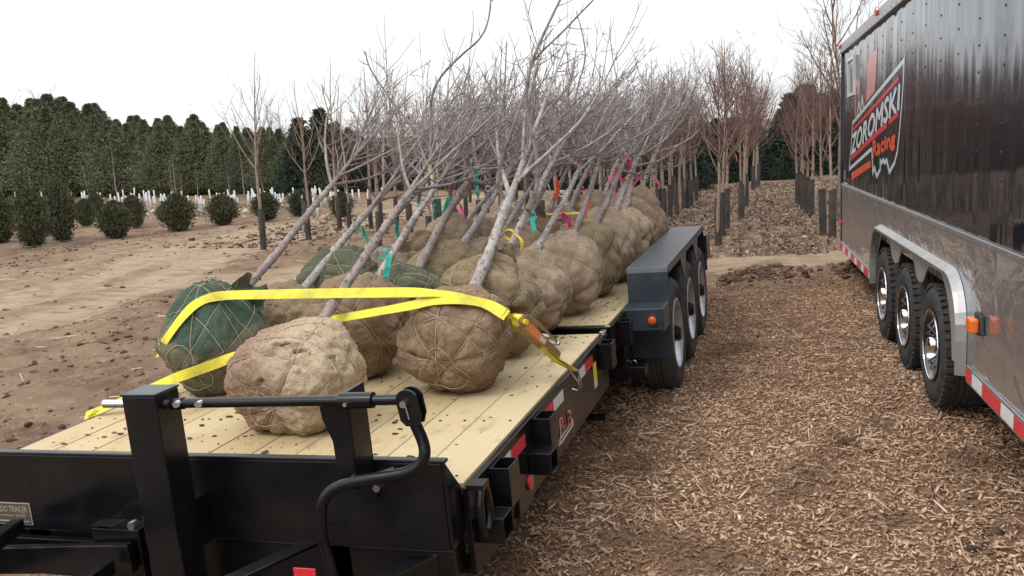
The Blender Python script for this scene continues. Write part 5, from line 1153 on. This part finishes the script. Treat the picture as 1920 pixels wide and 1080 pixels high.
# hidden mass of rows behind the laid crowns
for r_, (x0, ya, yb, st) in enumerate([(-.75, 10.5, 21, 1.1), (-2.5, 11.0, 22, 1.3), (-4.2, 12.0, 24, 1.5), (-6.0, 13.5, 25, 1.7), (-7.8, 16.0, 27, 1.9)]):
    y = ya; k = 0
    while y < yb:
        k += 1; nursery(x0+rs.gauss(0, .08), y, VB if r_ < 2 else VC, k+r_, 'young nursery tree half hidden behind the crowns of the load', 'nursery rows hidden behind the load', rs.uniform(.85, 1.1), 1.0); y += st*rs.uniform(.85, 1.15)
for i, (u, v, s) in enumerate([(1574, 392, 1.25)]):
    x, y = gpos(u, v); nursery(x, y, VC, i, ['taller bare tree rising just left of the enclosed trailer roof corner', 'bare tree mostly hidden behind the enclosed trailer'][i], 'taller bare trees by the trailer', s*1.2, 0, name='bare_tree')
# ---------------- evergreens
def gen_conifer(seed, Hh, W_, n, leaf, shape='pine', base=.06):
    rs = np.random.RandomState(seed)
    nw = max(30, n//26); zc = base+(1-base)*rs.rand(nw)**(.8 if shape == 'pine' else 1.0); az = rs.rand(nw)*6.283
    if shape == 'pine': prof = lambda z: W_*(np.clip(1.25*(1-z), 0, 1)**1.0)*(.6+.4*sst(0, .2, z))
    elif shape == 'cone': prof = lambda z: W_*(1-z)**.9
    else: prof = lambda z: W_*np.interp(z, [0, .12, .35, .6, .8, .93, 1], [.32, .72, 1, .84, .52, .26, .03])
    Rm = prof(zc)*rs.uniform(*((.35, 1.25) if shape == 'pine' else (.65, 1.15)), nw)
    C = []; 
    rn = []
    for k in range(nw):
        m = 26; f = rs.rand(m)**.6; th = .1 if shape != 'pine' else .09
        droop = (.16 if shape == 'pine' else -.10 if shape == 'cone' else .35)
        x = np.cos(az[k])*Rm[k]*f; y = np.sin(az[k])*Rm[k]*f; z = zc[k]*Hh+droop*Rm[k]*f**1.5
        sp = (leaf*1.1+Rm[k]*.22*f)*(1-.5*zc[k]**3); C.append(np.stack([x+rs.normal(0, 1, m)*sp*.8, y+rs.normal(0, 1, m)*sp*.8, z+rs.normal(0, 1, m)*sp*.5], 1)); rn.append(np.clip(rs.rand()*.6+rs.rand(m)*.4, 0, 1))
    C = np.concatenate(C); rn = np.concatenate(rn); N = len(C); a = rs.normal(0, 1, (N, 3)); out = C*[1, 1, .0]; out /= (np.linalg.norm(out, axis=1)[:, None]+1e-6); a = a*.6+out*.7+[0, 0, .5]; a /= np.linalg.norm(a, axis=1)[:, None]
    b = np.cross(a, rs.normal(0, 1, (N, 3))); b /= np.linalg.norm(b, axis=1)[:, None]; L = leaf*rs.uniform(.6, 1.5, N)[:, None]; w = L*.28
    V = np.stack([C-b*w, C+b*w, C+a*L*1.2+b*w*.3, C+a*L*1.2-b*w*.3], 1).reshape(-1, 3); c2 = np.cross(a, b)
    V2 = np.stack([C-c2*w, C+c2*w, C+a*L*1.1, C+a*L*1.1-c2*w*.2], 1).reshape(-1, 3)
    V = np.concatenate([V, V2]); V[:, 2] = np.maximum(V[:, 2], .02); q = np.arange(len(V)).reshape(-1, 4); me = mesh_np('crown', V, q); at = me.attributes.new('rnd', 'FLOAT', 'POINT'); at.data.foreach_set('value', np.concatenate([np.repeat(rn, 4)]*2).astype(np.float32))
    mb = MB(); mb.tube([(0, 0, -.1), (0, 0, Hh*.5), (0, 0, Hh*.96)], [Hh*.016+.01, Hh*.01+.006, .004], 7); tkm = me_of(mb, 'trunk', M['twig_dark']); return tkm, me
def con(var, x, y, s, label, cat, group, name, ms, k=0, sxy=1.0):
    root = empty(name, (x, y, H(x, y)), label, cat, group); e = (Matrix.Rotation(GR[1], 4, 'Y') @ Matrix.Rotation(rs.uniform(0, 6.28), 4, 'Z')).to_euler(); root.rotation_euler = e
    for me in var:
        o = bpy.data.objects.new(me.name.split('.')[0], me); COL.objects.link(o); o.parent = root; o.scale = (s*sxy, s*sxy, s)
def setm(vs, m):
    for t, c in vs: c.materials.append(M[m])
    return vs
PINE = setm([gen_conifer(30+k, 9.0, 3.4, 20000, .19, 'pine', .02) for k in range(6)], 'pine_foliage')
SPR = setm([gen_conifer(40+k, 5.0, 1.5, 6500, .16, 'cone', .0) for k in range(3)], 'dark_foliage')
YEW = setm([gen_conifer(50+k, 1.0, .50, 9000, .055, 'round', .0) for k in range(4)], 'yew_foliage')
# left wood edge
def wdist(u): return float(np.interp(u, [-150, 0, 300, 600, 900, 1150, 1330, 1700], [51, 48, 42, 38.5, 35, 31, 28, 27.5]))
def topv(u): return float(np.interp(u, [-100, 0, 60, 120, 180, 230, 300, 360, 400, 450, 520, 600, 640, 700, 800, 1000, 1300, 1360, 1440, 1500, 1600], [185, 190, 205, 192, 205, 232, 232, 232, 225, 250, 250, 245, 240, 262, 270, 262, 235, 215, 225, 165, 180]))
def place(u, dep, var, top, k, label, name, group, base_h, jit=0, ms='', sxy=1):
    dh = np.array([ray(u, 380)[0], ray(u, 380)[1]]); dh = dh/ (ray(u, 380)@_fw); x, y = CP[0]+dh[0]*dep, CP[1]+dh[1]*dep
    z0 = H(x, y); # height so that the top reaches the row 'top'
    zt = CP[2]+ray(u, top)[2]*dep; h = max(1.0, zt-z0); con(var, x, y, h/base_h, label, 'tree', group, name, ms, k, sxy)
u = -170; k = 0
while u < 690:
    for row in range(3):
        dep = wdist(u)+row*4.5+rs.uniform(-1.5, 1.5); t = topv(u)+rs.uniform(-12, 12)+(14 if row == 0 else -2)
        place(u+rs.uniform(-12, 12), dep, PINE[k % 6], t, k, ['green pine in the front rank of the wood on the left', 'green pine standing in the middle of the wood on the left', 'green pine at the back of the wood on the left'][row], 'pine_tree', 'pines of the wood on the left', 9.0, sxy=rs.uniform(.9, 1.25)); k += 1
    u += 19
for u, t, lb in [(612, 208, 'dark pointed spruce standing highest above the left part of the load crowns'), (572, 224, 'dark spruce just left of the highest pointed one'), (655, 262, 'low dark spruce right of the highest pointed one'), (700, 265, 'dark evergreen behind the left side of the load crowns')]:
    place(u, 37, SPR[k % 3], t, k, lb, 'spruce_tree', 'dark evergreens behind the load', 5.0, sxy=1.25); k += 1
u = 730
while u < 1700:
    for row in range(2):
        t = topv(u)+rs.uniform(-10, 22)
        if 1180 < u < 1440: t += 8
        place(u+rs.uniform(-8, 8), wdist(u)+row*4, SPR[k % 3], t, k, 'dark evergreen in the tree belt behind the nursery rows', 'spruce_tree', 'dark evergreens of the belt behind the rows', 5.0, sxy=rs.uniform(1.1, 1.5)); k += 1
    u += 27
for u, t, d_, lb in [(1477, 285, 26.5, 'small blue green spruce at the far end of the lane between the rows'), (1440, 300, 27, 'small spruce left of the far end of the lane'), (1418, 296, 27.5, 'rounded spruce beyond the end of the fender row'), (1312, 310, 25, 'low green spruce left of the fender row end')]:
    place(u, d_, SPR[k % 3], t, k, lb, 'spruce_tree', 'small evergreens at the end of the lane', 5.0, sxy=1.5); k += 1
# bare tall trees over the wood
for i, (u, t, d_) in enumerate([(-5, 160, 56), (35, 182, 56), (90, 178, 56), (130, 172, 56), (205, 205, 53), (395, 205, 50), (520, 192, 44), (545, 195, 45), (640, 205, 42), (690, 200, 42), (740, 196, 42), (790, 202, 42), (850, 205, 42), (1000, 205, 42), (1100, 210, 44), (1230, 175, 40), (1270, 145, 42), (1300, 160, 40), (1330, 190, 38), (1400, 180, 38), (1545, 150, 34), (1500, 150, 34), (1580, 140, 36)]):
    place(u, d_, VD[i % 4], t, i, 'tall bare tree showing above the %s' % ('wood on the left' if u < 450 else 'dark evergreens left of the load crowns' if u < 700 else 'nursery rows'), 'bare_tree', 'bare trees rising over the woods', 7.5, sxy=1.15)
for i in range(18):   # small leafless saplings in front of the wood
    u = rs.uniform(0, 700); place(u, rs.uniform(33, 39), VE[i % 3], rs.uniform(270, 335), i, 'slim leafless sapling in front of the pine wood', 'sapling', 'saplings before the pine wood', 3.2, sxy=1.2)
# clipped yews
for i, (u, v, w_, h_) in enumerate([(0, 457, 70, 82), (66, 466, 68, 90), (116, 452, 60, 96), (163, 426, 38, 44), (182, 408, 35, 40), (219, 446, 64, 60), (252, 427, 46, 52), (337, 433, 68, 62), (420, 422, 64, 52), (500, 414, 56, 48), (566, 404, 60, 44), (640, 405, 50, 44), (310, 418, 32, 30)]):
    x, y = gpos(u, v); dd = np.hypot(x-CP[0], y-CP[1]); h = h_*dd/FPX
    con(YEW[i % 4], x, y, h, ['bushy dark green young yew, %s of the group at the left edge' % ORD[i] if i < 5 else 'bushy dark green young yew on bare soil, %s beyond the edge group' % ORD[i-5]][0], 'shrub', 'young yews on the bare soil', 'yew_shrub', '', i, w_/h_*.80)
# white tree guards beyond
wgm = MB(); wgm.tube([(0, 0, -.05), (0, 0, .8)], .038, 8); wg = me_of(wgm, 'white_guard', M['whiteguard'])
for i in range(150):
    u = rs.uniform(30, 630) if i < 135 else rs.uniform(560, 720); v = rs.uniform(383, 400) if rs.random() < .8 else rs.uniform(400, 410); 
    if v > 398 and rs.random() < .5: v = 388
    x, y = gpos(u, v); o = bpy.data.objects.new('white_guard', wg); COL.objects.link(o); o.location = (x, y, H(x, y)); o.rotation_euler = (R_(rs.gauss(0, 3)), GR[1]+R_(rs.gauss(0, 3)), 0); s = rs.uniform(.5, .85); o.scale = (.7, .7, s)
    tag(o, 'slim white tube guard in the planting before the pine wood', 'tree guard', 'white tree guards before the pine wood'); WM[o.name] = Matrix()
mb = MB()
for i in range(40):
    u = rs.uniform(250, 640); x, y = gpos(u, rs.uniform(390, 412)); s = rs.uniform(.03, .13); mb.lathe([(-s*.3, .001), (0, s*1.4), (s*.5, s), (s*.8, .001)], (x, y, H(x, y)), (rs.gauss(0, .2), rs.gauss(0, .2), 1), 7)
tag(mb.build('pale_clods', M['pebble'], None, True), 'pale earth clods lying among the white tree guards', 'earth', kind='stuff')
for i, (u, v) in enumerate([(1240, 388), (1256, 390), (1300, 380)]):
    pass
